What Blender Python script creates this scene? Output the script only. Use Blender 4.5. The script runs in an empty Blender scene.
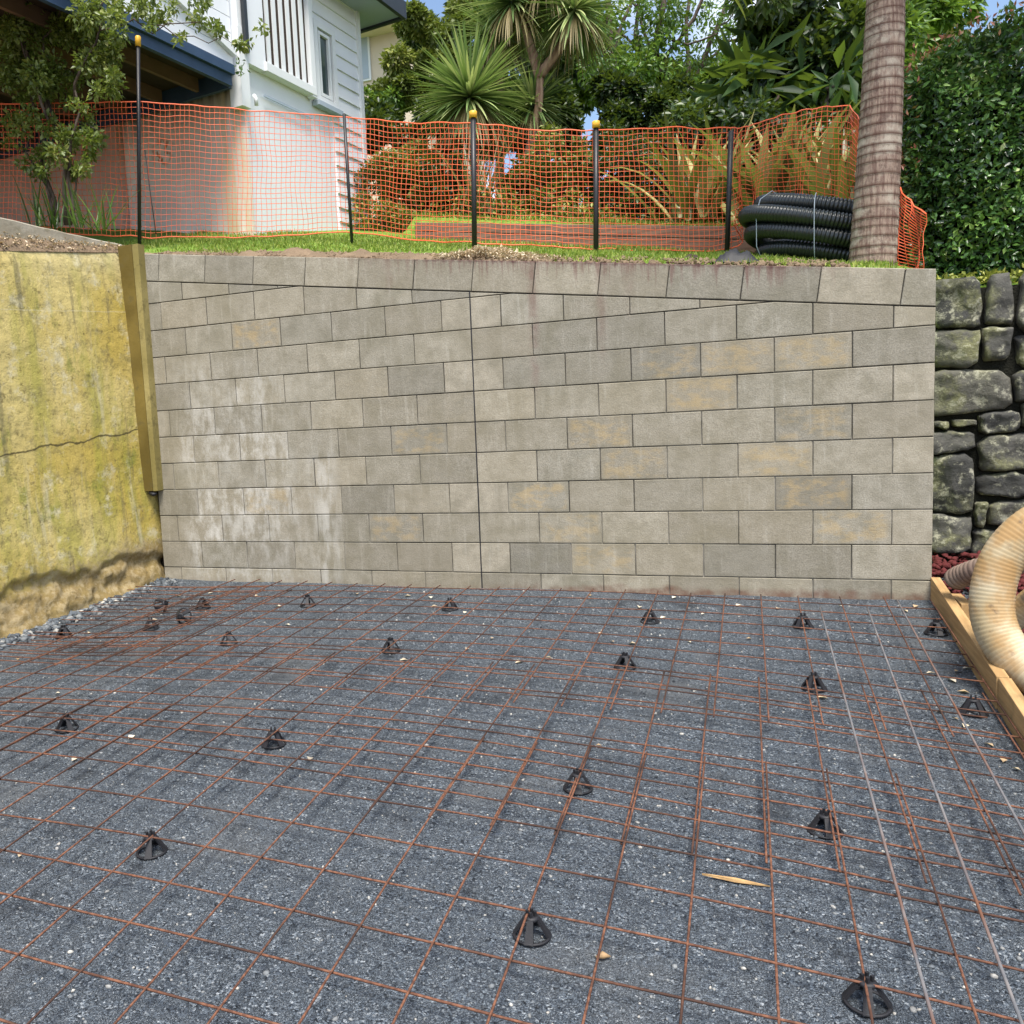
import bpy, bmesh, math, random
import numpy as np
from mathutils import Vector, Matrix, noise
PI = math.pi
rng = np.random.default_rng(7); random.seed(7)
scn = bpy.context.scene
C = scn.collection

# ------------------------------------------------------------------ camera (solved from the wall's 400 x 200 mm block module)
CR = Matrix(((0.92869783, 0.36720833, -0.05175303), (-0.00859885, -0.11819612, -0.99295304), (-0.37073763, 0.92259835, -0.10661091)))
CP = Vector((1.63890436, -5.47814385, 1.04544213)); FP = 865.22; CX, CY = 400.0, 512.0
cam = bpy.data.cameras.new('camera'); cam.sensor_width = 36; cam.lens = FP / 1024 * 36
cam.shift_x = (512 - CX) / 1024; cam.clip_end = 2000; cam.clip_start = .05
co = bpy.data.objects.new('camera', cam); C.objects.link(co)
co.matrix_world = Matrix.Translation(CP) @ Matrix((CR[0], -CR[1], -CR[2])).transposed().to_4x4()
scn.camera = co
RT = CR.transposed()
def ray(x, y): return RT @ Vector(((x - CX) / FP, (y - CY) / FP, 1.0))
def P(x, y, Y):
    d = ray(x, y); return CP + d * ((Y - CP.y) / d.y)
def fz(X, Y): return -.105 - .004 * X + .091 * Y        # the sloping pad
def pad(x, y, h=0.0):
    d = ray(x, y); t = (-.105 + h + .091 * CP.y - CP.z - .004 * CP.x) / (d.z - .091 * d.y + .004 * d.x); return CP + d * t
def lawn(X, Y):
    wt = 2.02 - .131 * X
    if X < -2.6: wt = 2.36 + .10 * min(0, 0)
    if X < -2.6: wt = 2.3606 - .12 * (X + 2.6)
    if Y < 0: return wt + .12 * Y
    r = max(.12, .2 - .012 * X)
    if Y <= 3.0: return wt + r * Y
    k = min(1, max(0, (X + 1.6) / .12)); hi = wt + r * 3.0 + .21 + .10 * (min(Y, 12) - 3.0); lo = wt + r * 3.0 + .2 * (min(Y, 6) - 3.0)
    return hi * k + lo * (1 - k)

# ------------------------------------------------------------------ objects helpers
def tag(o, label=None, cat=None, group=None, kind=None):
    if label: o['label'] = label
    if cat: o['category'] = cat
    if group: o['group'] = group
    if kind: o['kind'] = kind
    return o
def thing(name, label, cat, loc=(0, 0, 0), rotz=0, group=None):
    o = bpy.data.objects.new(name, None); C.objects.link(o); o.location = loc; o.rotation_euler = (0, 0, rotz); o.empty_display_size = .1
    return tag(o, label, cat, group)
def link(name, me, parent=None, mats=(), world=True):
    o = bpy.data.objects.new(name, me); C.objects.link(o)
    for m in mats: me.materials.append(m)
    if parent:
        o.parent = parent
        if world: o.matrix_parent_inverse = (Matrix.Translation(parent.location) @ parent.rotation_euler.to_matrix().to_4x4()).inverted()
    return o
def npmesh(name, V, F, smooth=False, attrs=None):
    """V (n,3) ; F (m,k) equal sized faces"""
    V = np.asarray(V, dtype=np.float32); F = np.asarray(F, dtype=np.int32); me = bpy.data.meshes.new(name)
    me.vertices.add(len(V)); me.vertices.foreach_set('co', V.ravel())
    k = F.shape[1]; me.loops.add(F.size); me.loops.foreach_set('vertex_index', F.ravel())
    me.polygons.add(len(F)); me.polygons.foreach_set('loop_start', np.arange(0, F.size, k, dtype=np.int32))
    if smooth: me.polygons.foreach_set('use_smooth', np.ones(len(F), dtype=bool))
    me.update(calc_edges=True)
    for an, av in (attrs or {}).items():
        a = me.attributes.new(an, 'FLOAT', 'POINT'); a.data.foreach_set('value', np.asarray(av, dtype=np.float32))
    return me
class MB:
    """collects polygons for one mesh object"""
    def __init__(s): s.v = []; s.f = []; s.a = []; s.sm = []
    def poly(s, pts, faces, a=0.0, smooth=False):
        b = len(s.v); s.v += [tuple(p) for p in pts]; s.a += [a] * len(pts)
        s.f += [tuple(b + i for i in f) for f in faces]; s.sm += [smooth] * len(faces)
    def box(s, o, ax, ay, az, a=0.0):
        o, ax, ay, az = map(Vector, (o, ax, ay, az))
        p = [o, o + ax, o + ax + ay, o + ay]; p += [q + az for q in p]
        s.poly(p, [(0, 3, 2, 1), (4, 5, 6, 7), (0, 1, 5, 4), (1, 2, 6, 5), (2, 3, 7, 6), (3, 0, 4, 7)], a)
    def abox(s, x0, x1, y0, y1, z0, z1, a=0.0): s.box((x0, y0, z0), (x1 - x0, 0, 0), (0, y1 - y0, 0), (0, 0, z1 - z0), a)
    def tube(s, pts, r, n=8, caps=True, a=0.0, smooth=True):
        pts = [Vector(p) for p in pts]; m = len(pts); rs = r if hasattr(r, '__len__') else [r] * m
        T = [(pts[min(i + 1, m - 1)] - pts[max(i - 1, 0)]).normalized() for i in range(m)]
        u = T[0].orthogonal().normalized(); V = []
        for i in range(m):
            u = (u - T[i] * u.dot(T[i])).normalized(); w = T[i].cross(u)
            for k in range(n):
                t = 2 * PI * k / n; V.append(pts[i] + (u * math.cos(t) + w * math.sin(t)) * rs[i])
        F = [(i * n + k, i * n + (k + 1) % n, (i + 1) * n + (k + 1) % n, (i + 1) * n + k) for i in range(m - 1) for k in range(n)]
        if caps: F += [tuple(range(n))[::-1], tuple(range((m - 1) * n, m * n))]
        s.poly(V, F, a, smooth)
    def lathe(s, prof, n=24, c=(0, 0, 0), a=0.0):
        V = []; m = len(prof)
        for r, z in prof:
            for k in range(n): t = 2 * PI * k / n; V.append((c[0] + r * math.cos(t), c[1] + r * math.sin(t), c[2] + z))
        s.poly(V, [(i * n + k, i * n + (k + 1) % n, (i + 1) * n + (k + 1) % n, (i + 1) * n + k) for i in range(m - 1) for k in range(n)], a, True)
    def build(s, name, mat, parent=None, attr=None, bevel=0, world=True):
        me = bpy.data.meshes.new(name); me.from_pydata(s.v, [], s.f); me.update()
        me.polygons.foreach_set('use_smooth', s.sm)
        if attr: d = me.attributes.new(attr, 'FLOAT', 'POINT'); d.data.foreach_set('value', s.a)
        o = link(name, me, parent, mat if isinstance(mat, (list, tuple)) else [mat], world)
        if bevel: b = o.modifiers.new('bevel', 'BEVEL'); b.width = bevel; b.segments = 2; b.limit_method = 'ANGLE'
        return o

# ------------------------------------------------------------------ materials
class M:
    def __init__(s, name, rough=.8, spec=.3):
        s.m = bpy.data.materials.new(name); s.m.use_nodes = True; s.t = s.m.node_tree; s.b = s.t.nodes['Principled BSDF']
        s.b.inputs['Roughness'].default_value = rough; s.b.inputs['Specular IOR Level'].default_value = spec
    def n(s, ty, **kw):
        nd = s.t.nodes.new(ty)
        for k, v in kw.items():
            if k.startswith('_'): setattr(nd, k[1:], v)
            else: s.set(nd.inputs[int(k[1:]) if k[0] == 'i' and k[1:].isdigit() else k.replace('__', ' ')], v)
        return nd
    def set(s, inp, v):
        if isinstance(v, bpy.types.NodeSocket): s.t.links.new(v, inp)
        elif v is not None:
            if hasattr(v, '__len__') and len(v) == 3 and inp.type == 'RGBA': v = (*v, 1)
            inp.default_value = v
    def pos(s, sc=(1, 1, 1)):
        if not hasattr(s, '_p'): s._p = s.n('ShaderNodeNewGeometry').outputs['Position']
        if sc == (1, 1, 1): return s._p
        return s.n('ShaderNodeVectorMath', _operation='MULTIPLY', i0=s._p, i1=sc).outputs[0]
    def obj(s, sc=(1, 1, 1)):
        o = s.n('ShaderNodeTexCoord').outputs['Object']
        return s.n('ShaderNodeVectorMath', _operation='MULTIPLY', i0=o, i1=sc).outputs[0]
    def xyz(s):
        if not hasattr(s, '_x'): s._x = s.n('ShaderNodeSeparateXYZ', i0=s.pos()).outputs
        return s._x
    def noise(s, scale, detail=4, v=None, rough=.55, dist=0.0):
        return s.n('ShaderNodeTexNoise', Vector=v or s.pos(), Scale=scale, Detail=detail, Roughness=rough, Distortion=dist).outputs[0]
    def vor(s, scale, v=None, feat='F1', out=0, rnd=1.0):
        return s.n('ShaderNodeTexVoronoi', _feature=feat, Vector=v or s.pos(), Scale=scale, Randomness=rnd).outputs[out]
    def ramp(s, f, stops, mode='LINEAR'):
        r = s.n('ShaderNodeValToRGB', i0=f); e = r.color_ramp.elements; r.color_ramp.interpolation = mode
        while len(e) < len(stops): e.new(.5)
        for q, (p, c) in zip(e, stops): q.position = p; q.color = (c, c, c, 1) if not hasattr(c, '__len__') else (*c, 1)
        return r.outputs[0]
    def map(s, v, a, b, c=0.0, d=1.0, smooth=True):
        return s.n('ShaderNodeMapRange', _interpolation_type='SMOOTHSTEP' if smooth else 'LINEAR', i0=v, i1=a, i2=b, i3=c, i4=d).outputs[0]
    def ma(s, op, a, b=None, c=None):
        return s.n('ShaderNodeMath', _operation=op, i0=a, i1=b, i2=c).outputs[0]
    def mix(s, f, a, b, mode='MIX'):
        nd = s.t.nodes.new('ShaderNodeMix'); nd.data_type = 'RGBA'; nd.blend_type = mode
        s.set(nd.inputs[0], f); s.set(nd.inputs[6], a); s.set(nd.inputs[7], b); return nd.outputs[2]
    def attr(s, name, out=2): return s.n('ShaderNodeAttribute', _attribute_name=name).outputs[out]
    def col(s, v): s.set(s.b.inputs['Base Color'], v); return s
    def bump(s, h, strength=.5, dist=.01, prev=None):
        nd = s.n('ShaderNodeBump', Strength=strength, Distance=dist, Height=h)
        if prev: s.t.links.new(prev, nd.inputs['Normal'])
        s.t.links.new(nd.outputs[0], s.b.inputs['Normal']); return nd.outputs[0]

def simple(name, c, rough=.7, var=.25, scale=12, bump=.25, spec=.3, metal=0, dist=.004):
    m = M(name, rough, spec); n = m.noise(scale, 5)
    m.col(m.mix(n, [x * (1 - var) for x in c], [min(1, x * (1 + var)) for x in c])); m.b.inputs['Metallic'].default_value = metal
    m.bump(m.noise(scale * 6, 4), bump, dist); return m.m

def mat_block():
    m = M('weathered concrete block', .92, .2); x, y, z = m.xyz()
    tone = m.attr('tone'); base = m.ramp(tone, [(0, (.185, .17, .138)), (.5, (.27, .248, .198)), (.8, (.345, .315, .25)), (1, (.49, .43, .33))])
    fine = m.noise(140, 3); med = m.noise(9, 5); st = m.noise(1, 6, m.pos((26, 1, 3.2)), .65)
    c = m.mix(m.map(fine, .3, .7), m.mix(.22, base, (.08, .075, .06)), m.mix(.15, base, (.75, .72, .62)))
    c = m.mix(m.map(med, .36, .70, 0, .48), c, (.14, .13, .09))
    c = m.mix(m.map(m.noise(2.3, 5), .46, .70, 0, .45), c, (.17, .155, .105))
    c = m.mix(m.map(st, .52, .72, 0, .28), c, (.52, .5, .44))
    wn = m.n('ShaderNodeTexWhiteNoise', _noise_dimensions='1D', W=m.ma('MULTIPLY', tone, 917.0)).outputs[0]; c = m.mix(m.map(wn, .0, 1.0, 0, .30, False), c, (.40, .33, .22)); wn2 = m.n('ShaderNodeTexWhiteNoise', _noise_dimensions='1D', W=m.ma('MULTIPLY', tone, 411.0)).outputs[0]; c = m.mix(m.map(wn2, .45, 1.0, 0, .34, False), c, (.15, .14, .115))
    # ochre rubbing on single blocks
    oc = m.attr('ochre'); loc = m.ma('MULTIPLY', m.map(m.ma('ABSOLUTE', m.attr('bu')), 1.0, .75), m.map(m.ma('ABSOLUTE', m.attr('bv')), 1.0, .7)); om = m.ma('MULTIPLY', m.ma('MULTIPLY', oc, loc), m.map(m.noise(1, 7, m.pos((7, 1, 13)), .7), .44, .60))
    bu = m.ma('ABSOLUTE', m.attr('bu')); edge = m.ma('MULTIPLY', m.map(m.ma('ADD', m.ma('ABSOLUTE', m.attr('bv')), m.ma('MULTIPLY', m.noise(12, 4), .5)), 1.0, 1.3), .25)
    c = m.mix(edge, c, (.13, .12, .09))
    c = m.mix(m.ma('MULTIPLY', om, .42), c, (.47, .33, .14))
    # lime bloom, lower left
    mx = m.ma('MULTIPLY', m.map(x, -2.45, -2.15), m.map(x, -.95, -1.75)); mz = m.ma('MULTIPLY', m.map(z, 1.75, 1.15), m.map(z, -.15, .1, .5, 1))
    ef = m.ma('MULTIPLY', m.ma('MULTIPLY', mx, mz), m.map(m.noise(1, 8, m.pos((9, 1, 4.5)), .75), .40, .66))
    ef = m.ma('MULTIPLY', ef, m.map(wn, .15, .8, .25, 1))
    c = m.mix(m.ma('MULTIPLY', ef, .60), c, (.72, .71, .68))
    # second narrow bloom streak
    s2 = m.ma('MULTIPLY', m.map(m.ma('ABSOLUTE', m.ma('ADD', x, 1.13)), .16, .0), m.ma('MULTIPLY', m.map(z, 1.0, .72), m.map(m.noise(1, 5, m.pos((14, 1, 4))), .38, .6)))
    c = m.mix(m.ma('MULTIPLY', s2, .34), c, (.7, .69, .66))
    # purple-brown drip stain from the coping
    top = m.ma('SUBTRACT', m.ma('SUBTRACT', 2.035, m.ma('MULTIPLY', x, .131)), z)
    drip = m.noise(1, 6, m.pos((30, 1, 1.5)), .7)
    w = m.ma('MULTIPLY', m.map(x, -1.3, .3), m.map(x, 2.3, 1.7))
    d1 = m.ma('MULTIPLY', w, m.map(m.ma('ADD', top, m.ma('MULTIPLY', m.ma('SUBTRACT', .58, drip), .75)), .14, .0))
    c = m.mix(m.ma('MULTIPLY', d1, .62), c, (.13, .055, .05))
    d0 = m.ma('MULTIPLY', w, m.map(m.ma('ADD', top, m.ma('MULTIPLY', m.noise(22, 5), .07)), .055, .025))
    c = m.mix(m.ma('MULTIPLY', d0, .9), c, (.07, .03, .03))
    for xc, zl, k in ((.41, 1.15, .55), (.83, 1.3, .35), (1.0, 1.55, .25), (-.55, 1.75, .25)):
        s = m.ma('MULTIPLY', m.map(m.ma('ABSOLUTE', m.ma('SUBTRACT', x, xc)), .05, .0), m.ma('MULTIPLY', m.map(z, zl - .1, zl + .35), m.map(m.noise(11, 4), .3, .65)))
        c = m.mix(m.ma('MULTIPLY', s, k), c, (.16, .08, .07))
    # rust at the foot
    rf = m.ma('MULTIPLY', m.map(m.ma('ADD', z, m.ma('MULTIPLY', m.noise(10, 5), .10)), .0, -.05), m.map(x, -.2, 1.0, .15, 1))
    c = m.mix(m.ma('MULTIPLY', rf, m.map(m.noise(9, 6), .3, .65, .1, .75)), c, (.14, .06, .04))
    c = m.mix(m.map(m.vor(45), .10, .03, 0, .55), c, (.07, .065, .055))
    m.col(c); b = m.bump(fine, .5, .003); m.bump(m.noise(30, 5), .4, .006, b); return m.m

def mat_moss():
    m = M('mossy old concrete', .95, .15); x, y, z = m.xyz()
    c = m.mix(m.map(m.noise(1.6, 6), .35, .7), (.46, .345, .085), (.56, .455, .18))
    c = m.mix(m.map(m.noise(1, 7, m.pos((5, 5, .9)), .62), .44, .66, 0, .6), c, (.30, .29, .05))
    c = m.mix(m.map(m.noise(4, 7, m.pos((1, 1, .6)), .7), .55, .68, 0, .7), c, (.17, .20, .035))
    c = m.mix(m.map(m.noise(1, 6, m.pos((9, 9, .8)), .6), .56, .72, 0, .7), c, (.55, .50, .33))
    c = m.mix(m.map(m.noise(1, 7, m.pos((7, 7, .7)), .65), .60, .74, 0, .75), c, (.11, .105, .06))
    c = m.mix(m.map(z, 2.05, 2.45, 0, .5), c, (.42, .38, .25))
    c = m.mix(m.map(m.noise(6, 7, None, .7), .53, .68, 0, .7), c, (.58, .53, .36))
    c = m.mix(m.map(m.noise(11, 8, None, .75), .50, .66, 0, .6), c, (.20, .17, .075))
    c = m.mix(m.map(m.noise(1, 6, m.pos((12, 12, .55)), .6), .57, .72, 0, .6), c, (.13, .12, .075))
    # footing: earthy
    zz = m.ma('ADD', m.ma('SUBTRACT', z, m.ma('MULTIPLY', y, .12)), m.ma('MULTIPLY', m.noise(3, 5), .25))
    c = m.mix(m.map(zz, .44, .24, 0, .85), c, (.20, .14, .065))
    c = m.mix(m.ma('MULTIPLY', m.map(zz, .50, .30), m.map(m.noise(18, 8, None, .75), .44, .60, 0, .75)), c, (.36, .29, .17))
    c = m.mix(m.map(m.noise(26, 7, None, .7), .54, .68, 0, .55), c, (.09, .07, .03))
    c = m.mix(m.map(m.vor(38), .12, .03, 0, .6), c, (.07, .06, .03))
    # green tuft stain and pour lines
    cr = m.ma('ABSOLUTE', m.ma('ADD', m.ma('SUBTRACT', z, m.ma('ADD', 1.07, m.ma('MULTIPLY', y, .10))), m.ma('MULTIPLY', m.ma('SUBTRACT', m.noise(4, 4), .5), .10)))
    c = m.mix(m.map(cr, .010, .002, 0, .85), c, (.06, .05, .025))
    c2 = m.ma('ABSOLUTE', m.ma('ADD', m.ma('SUBTRACT', z, m.ma('ADD', 1.95, m.ma('MULTIPLY', y, .06))), m.ma('MULTIPLY', m.ma('SUBTRACT', m.noise(3, 3), .5), .05)))
    c = m.mix(m.map(c2, .006, .002, 0, .25), c, (.6, .55, .4))
    m.col(c); b = m.bump(m.noise(9, 9, None, .72), .5, .03); m.bump(m.noise(70, 4), .5, .004, b); return m.m

def mat_gravel():
    m = M('grey crushed gravel', .7, .4)
    cell = m.n('ShaderNodeTexVoronoi', Vector=m.pos(), Scale=165.0).outputs
    cell2 = m.n('ShaderNodeTexVoronoi', Vector=m.pos(), Scale=430.0).outputs
    r1 = m.n('ShaderNodeSeparateColor', i0=cell[1]).outputs; r2 = m.n('ShaderNodeSeparateColor', i0=cell2[1]).outputs
    c = m.ramp(r1[0], [(0, (.014, .020, .028)), (.35, (.078, .098, .122)), (.7, (.165, .20, .24)), (.88, (.25, .29, .325)), (1, (.50, .54, .57))])
    d = m.ramp(r2[1], [(0, (.030, .038, .048)), (.5, (.095, .117, .143)), (.88, (.165, .195, .225)), (1, (.38, .41, .43))])
    c = m.mix(m.map(m.noise(38, 3), .42, .58), c, d)
    big = m.noise(1.7, 6, None, .65)
    c = m.mix(m.map(big, .50, .72, 0, .6), c, (.19, .20, .205))
    c = m.mix(m.map(m.noise(5, 6, None, .65), .54, .72, 0, .55), c, (.03, .036, .044))
    m.col(c); h = m.ma('ADD', m.ma('MULTIPLY', cell[0], -1.6), m.ma('MULTIPLY', cell2[0], -.8))
    b = m.bump(h, 1.0, .009); m.bump(m.noise(9, 5), .6, .03, b); return m.m

def mat_leaf(name, stops, rough=.45, trans=.25, spec=.5):
    m = M(name, rough, spec); c = m.ramp(m.attr('rnd'), stops)
    m.col(c); t = m.t; tr = m.n('ShaderNodeBsdfTranslucent', Color=m.mix(.5, c, (.25, .35, .03), 'MIX'))
    mx = m.n('ShaderNodeMixShader', i0=trans, i1=m.b.outputs[0], i2=tr.outputs[0]); t.links.new(mx.outputs[0], t.nodes['Material Output'].inputs[0]); return m.m

def mat_rust(name, a, b, c3, scale=60):
    m = M(name, .75, .3); c = m.mix(m.map(m.noise(scale, 5), .35, .65), a, b); c = m.mix(m.map(m.noise(4, 3), .45, .65), c, c3)
    m.col(c); m.bump(m.noise(250, 3), .4, .001); return m.m

MT = {}
MT['block'] = mat_block(); MT['moss'] = mat_moss(); MT['gravel'] = mat_gravel()
def mat_mortar():
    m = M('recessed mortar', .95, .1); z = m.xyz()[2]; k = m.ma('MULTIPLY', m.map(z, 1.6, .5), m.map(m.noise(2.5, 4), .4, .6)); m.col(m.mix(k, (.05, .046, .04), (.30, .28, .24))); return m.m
MT['mortar'] = mat_mortar()
MT['rust'] = mat_rust('rusty reinforcing steel', (.085, .036, .022), (.20, .088, .050), (.052, .026, .018))
MT['steel'] = mat_rust('weathered plain steel rod', (.115, .12, .13), (.19, .175, .17), (.15, .07, .042), 9)
MT['black'] = simple('black moulded plastic', (.010, .010, .013), .62, .3, 30, .15, .5)
MT['pipe'] = simple('black corrugated pipe plastic', (.018, .022, .022), .28, .3, 9, .1, .6)
MT['post'] = simple('black fence post steel', (.012, .012, .014), .45, .3, 30, .1, .5)
MT['yellow'] = simple('yellow plastic cap', (.72, .40, .03), .45, .15, 20, .1, .5)
MT['net'] = simple('orange barrier net plastic', (.75, .13, .045), .5, .25, 3, .1, .4)
MT['soil'] = simple('dry brown soil', (.20, .145, .095), .95, .5, 6, .8, .1, 0, .02)
MT['white'] = simple('white painted weatherboard', (.74, .76, .78), .6, .05, 4, .1)
MT['trim'] = simple('white trim paint', (.70, .72, .72), .55, .06, 8, .1)
MT['blue'] = simple('dark slate blue fascia paint', (.035, .065, .12), .5, .3, 7, .15)
MT['dark'] = simple('dark timber and opening shade', (.045, .03, .022), .85, .4, 9, .2)  # also colours the painted shade behind the balcony slats
MT['joist'] = simple('brown timber joist', (.14, .085, .055), .85, .35, 9, .2)
MT['cream'] = simple('cream rendered wall', (.62, .52, .40), .85, .08, 4, .1)
MT['glass'] = simple('dark window glass', (.05, .07, .075), .08, .2, 2, .02, .8)
MT['eave'] = simple('grey eave paint', (.36, .42, .48), .6, .1, 4, .1)
MT['eavedark'] = simple('dark gutter metal', (.03, .035, .04), .4, .2, 6, .1)
MT['hose'] = None
def wood(name, a, b, dark, ax=(1, 1, 1)):
    m = M(name, .75, .25); c = m.mix(m.map(m.noise(1, 6, m.obj(ax), .6), .35, .65), a, b)
    c = m.mix(m.map(m.noise(3.5, 5), .55, .75, 0, .8), c, dark); m.col(c); m.bump(m.noise(1, 6, m.obj(ax)), .3, .004); return m.m
MT['timber'] = wood('yellow pine board', (.34, .21, .09), (.48, .31, .14), (.13, .10, .045), (40, 2, 40))
MT['sleeper'] = wood('weathered brown sleeper', (.15, .085, .06), (.23, .14, .10), (.07, .045, .035), (3, 40, 40))
def mat_curb():
    m = M('weathered concrete kerb', .9, .2); c = m.mix(m.map(m.noise(5, 6), .35, .7), (.26, .23, .17), (.38, .35, .28)); c = m.mix(m.map(m.noise(9, 5), .5, .7, 0, .6), c, (.16, .14, .08)); m.col(c); m.bump(m.noise(40, 5), .6, .006); return m.m
MT['curb'] = mat_curb()
def mat_hose():
    m = M('stained cream flexible hose', .55, .35)
    c = m.mix(m.map(m.noise(5, 5), .35, .7), (.42, .34, .20), (.56, .49, .35)); c = m.mix(m.map(m.noise(3.2, 5, None, .65), .44, .62, 0, .85), c, (.38, .22, .08))
    c = m.mix(m.map(m.noise(14, 6), .58, .72, 0, .8), c, (.10, .08, .06)); c = m.mix(m.map(m.attr('rnd'), .0, .35, .22, 0), c, (.25, .17, .08)); m.col(c); return m.m  # last mix darkens the rib grooves: crease shade put into the colour
MT['hose'] = mat_hose()
def mat_hose2():
    m = M('grey brown flexible hose', .6, .3); c = m.mix(m.map(m.noise(7, 5), .35, .7), (.20, .14, .11), (.36, .29, .22)); c = m.mix(m.map(m.attr('rnd'), .0, .4, .6, 0), c, (.05, .03, .025)); m.col(c); return m.m  # grooves between ribs shaded by colour through the rnd attribute
MT['hose2'] = mat_hose2()
def mat_stone():
    m = M('lichened basalt', .9, .25); t = m.attr('rnd'); c = m.ramp(t, [(0, (.055, .055, .052)), (.5, (.085, .083, .075)), (1, (.12, .115, .095))])
    c = m.mix(m.map(m.noise(7, 6, None, .65), .46, .66, 0, .8), c, (.20, .20, .09)); c = m.mix(m.map(m.noise(14, 7, None, .75), .52, .62, 0, .85), c, (.36, .35, .27))
    c = m.mix(m.map(m.noise(4, 5), .5, .7, 0, .7), c, (.03, .03, .028)); m.col(c); b = m.bump(m.noise(16, 8, None, .7), .8, .025); m.bump(m.noise(90, 4), .5, .004, b); return m.m
MT['stone'] = mat_stone()
def mat_palm():
    m = M('ringed palm bark', .85, .2); z = m.xyz()[2]; c = m.mix(m.map(m.noise(1, 6, m.pos((60, 60, 5)), .65), .35, .65), (.17, .105, .085), (.36, .27, .21))
    c = m.mix(m.map(m.noise(5, 7, None, .7), .47, .66, 0, .8), c, (.48, .42, .34)); c = m.mix(m.map(m.noise(13, 7, None, .75), .52, .66, 0, .7), c, (.10, .06, .05)); c = m.mix(m.map(m.attr('rnd'), .42, 0, 0, .8), c, (.085, .035, .025)); m.col(c)
    m.bump(m.noise(1, 6, m.pos((70, 70, 14)), .7), .7, .012); return m.m
MT['palm'] = mat_palm()
def mat_bark(name, a, b):
    m = M(name, .9, .15); m.col(m.mix(m.map(m.noise(1, 6, m.pos((25, 25, 4))), .35, .65), a, b)); m.bump(m.noise(1, 6, m.pos((40, 40, 8))), .8, .01); return m.m
MT['bark'] = mat_bark('dark grey bark', (.045, .035, .028), (.13, .10, .08)); MT['barkp'] = mat_bark('pinkish cabbage tree bark', (.20, .12, .085), (.38, .26, .18))
def mat_ground():
    m = M('lawn and soil ground', .95, .15); x, y, z = m.xyz()
    g = m.mix(m.map(m.noise(25, 5), .35, .65), (.10, .19, .025), (.20, .30, .05)); s = m.mix(m.map(m.noise(30, 5), .35, .65), (.17, .12, .08), (.33, .25, .17))
    f = m.map(m.ma('SUBTRACT', m.ma('ADD', y, m.ma('MULTIPLY', m.noise(2.2, 5), .9)), m.ma('MULTIPLY', m.ma('MULTIPLY', m.map(x, -2.4, -1.6), m.map(x, .7, .2)), .38)), .72, .85)
    m.col(m.mix(f, s, g)); m.bump(m.noise(60, 5), .8, .02); return m.m
MT['lawn'] = mat_ground()
MT['earth'] = simple('bare earth', (.12, .10, .075), .95, .4, 3, .5)
MT['scoria'] = simple('red scoria rock', (.11, .026, .026), .9, .55, 14, .8, .15, 0, .01)

L = mat_leaf
MT['hedge'] = L('glossy hedge leaves', [(0, (.014, .04, .013)), (.4, (.055, .135, .03)), (.7, (.15, .30, .06)), (.88, (.34, .50, .12)), (1, (.60, .65, .32))], .28, .15, .6)
MT['hedgered'] = L('reddish new hedge shoots', [(0, (.30, .07, .05)), (.5, (.45, .16, .11)), (1, (.20, .28, .05))], .4, .3)
MT['bush'] = L('yellow green small leaves', [(0, (.05, .08, .015)), (.5, (.13, .18, .035)), (.85, (.24, .28, .06)), (1, (.42, .40, .14))], .4, .3)
MT['dleaf'] = L('dark shrub leaves', [(0, (.008, .022, .008)), (.55, (.025, .055, .012)), (.88, (.08, .13, .02)), (1, (.20, .26, .05))], .4, .25)
MT['mleaf'] = L('mid green tree leaves', [(0, (.02, .05, .012)), (.5, (.07, .15, .022)), (.85, (.19, .33, .045)), (1, (.45, .56, .12))], .4, .35)
MT['creeper'] = L('yellow green creeper leaves', [(0, (.04, .06, .012)), (.5, (.13, .17, .025)), (1, (.38, .38, .08))], .5, .25)
MT['cord'] = L('cabbage tree blades', [(0, (.08, .15, .05)), (.5, (.24, .35, .12)), (1, (.58, .62, .28))], .35, .25)
MT['cordold'] = L('dry cabbage tree blades', [(0, (.16, .13, .05)), (.5, (.30, .24, .10)), (1, (.42, .33, .18))], .6, .3)
MT['flax'] = L('variegated broad blades', [(0, (.08, .08, .03)), (.4, (.20, .22, .06)), (.8, (.42, .38, .14)), (1, (.66, .56, .26))], .4, .3)
MT['bigleaf'] = L('large banana-like leaves', [(0, (.010, .028, .010)), (.6, (.028, .07, .018)), (.85, (.07, .15, .03)), (1, (.26, .40, .09))], .55, .35, .3)
MT['strap'] = L('green strap leaves', [(0, (.02, .05, .012)), (.6, (.06, .14, .02)), (1, (.18, .30, .05))], .35, .25)
MT['grass'] = L('grass blades', [(0, (.10, .16, .02)), (.6, (.24, .34, .035)), (1, (.52, .54, .14))], .5, .35)
MT['palmleaf'] = L('palm fronds', [(0, (.08, .10, .03)), (.5, (.20, .24, .05)), (1, (.40, .38, .12))], .45, .35)
MT['litter'] = L('fallen pale leaves', [(0, (.40, .26, .13)), (.4, (.62, .50, .34)), (1, (.78, .72, .58))], .7, .1)

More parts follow.
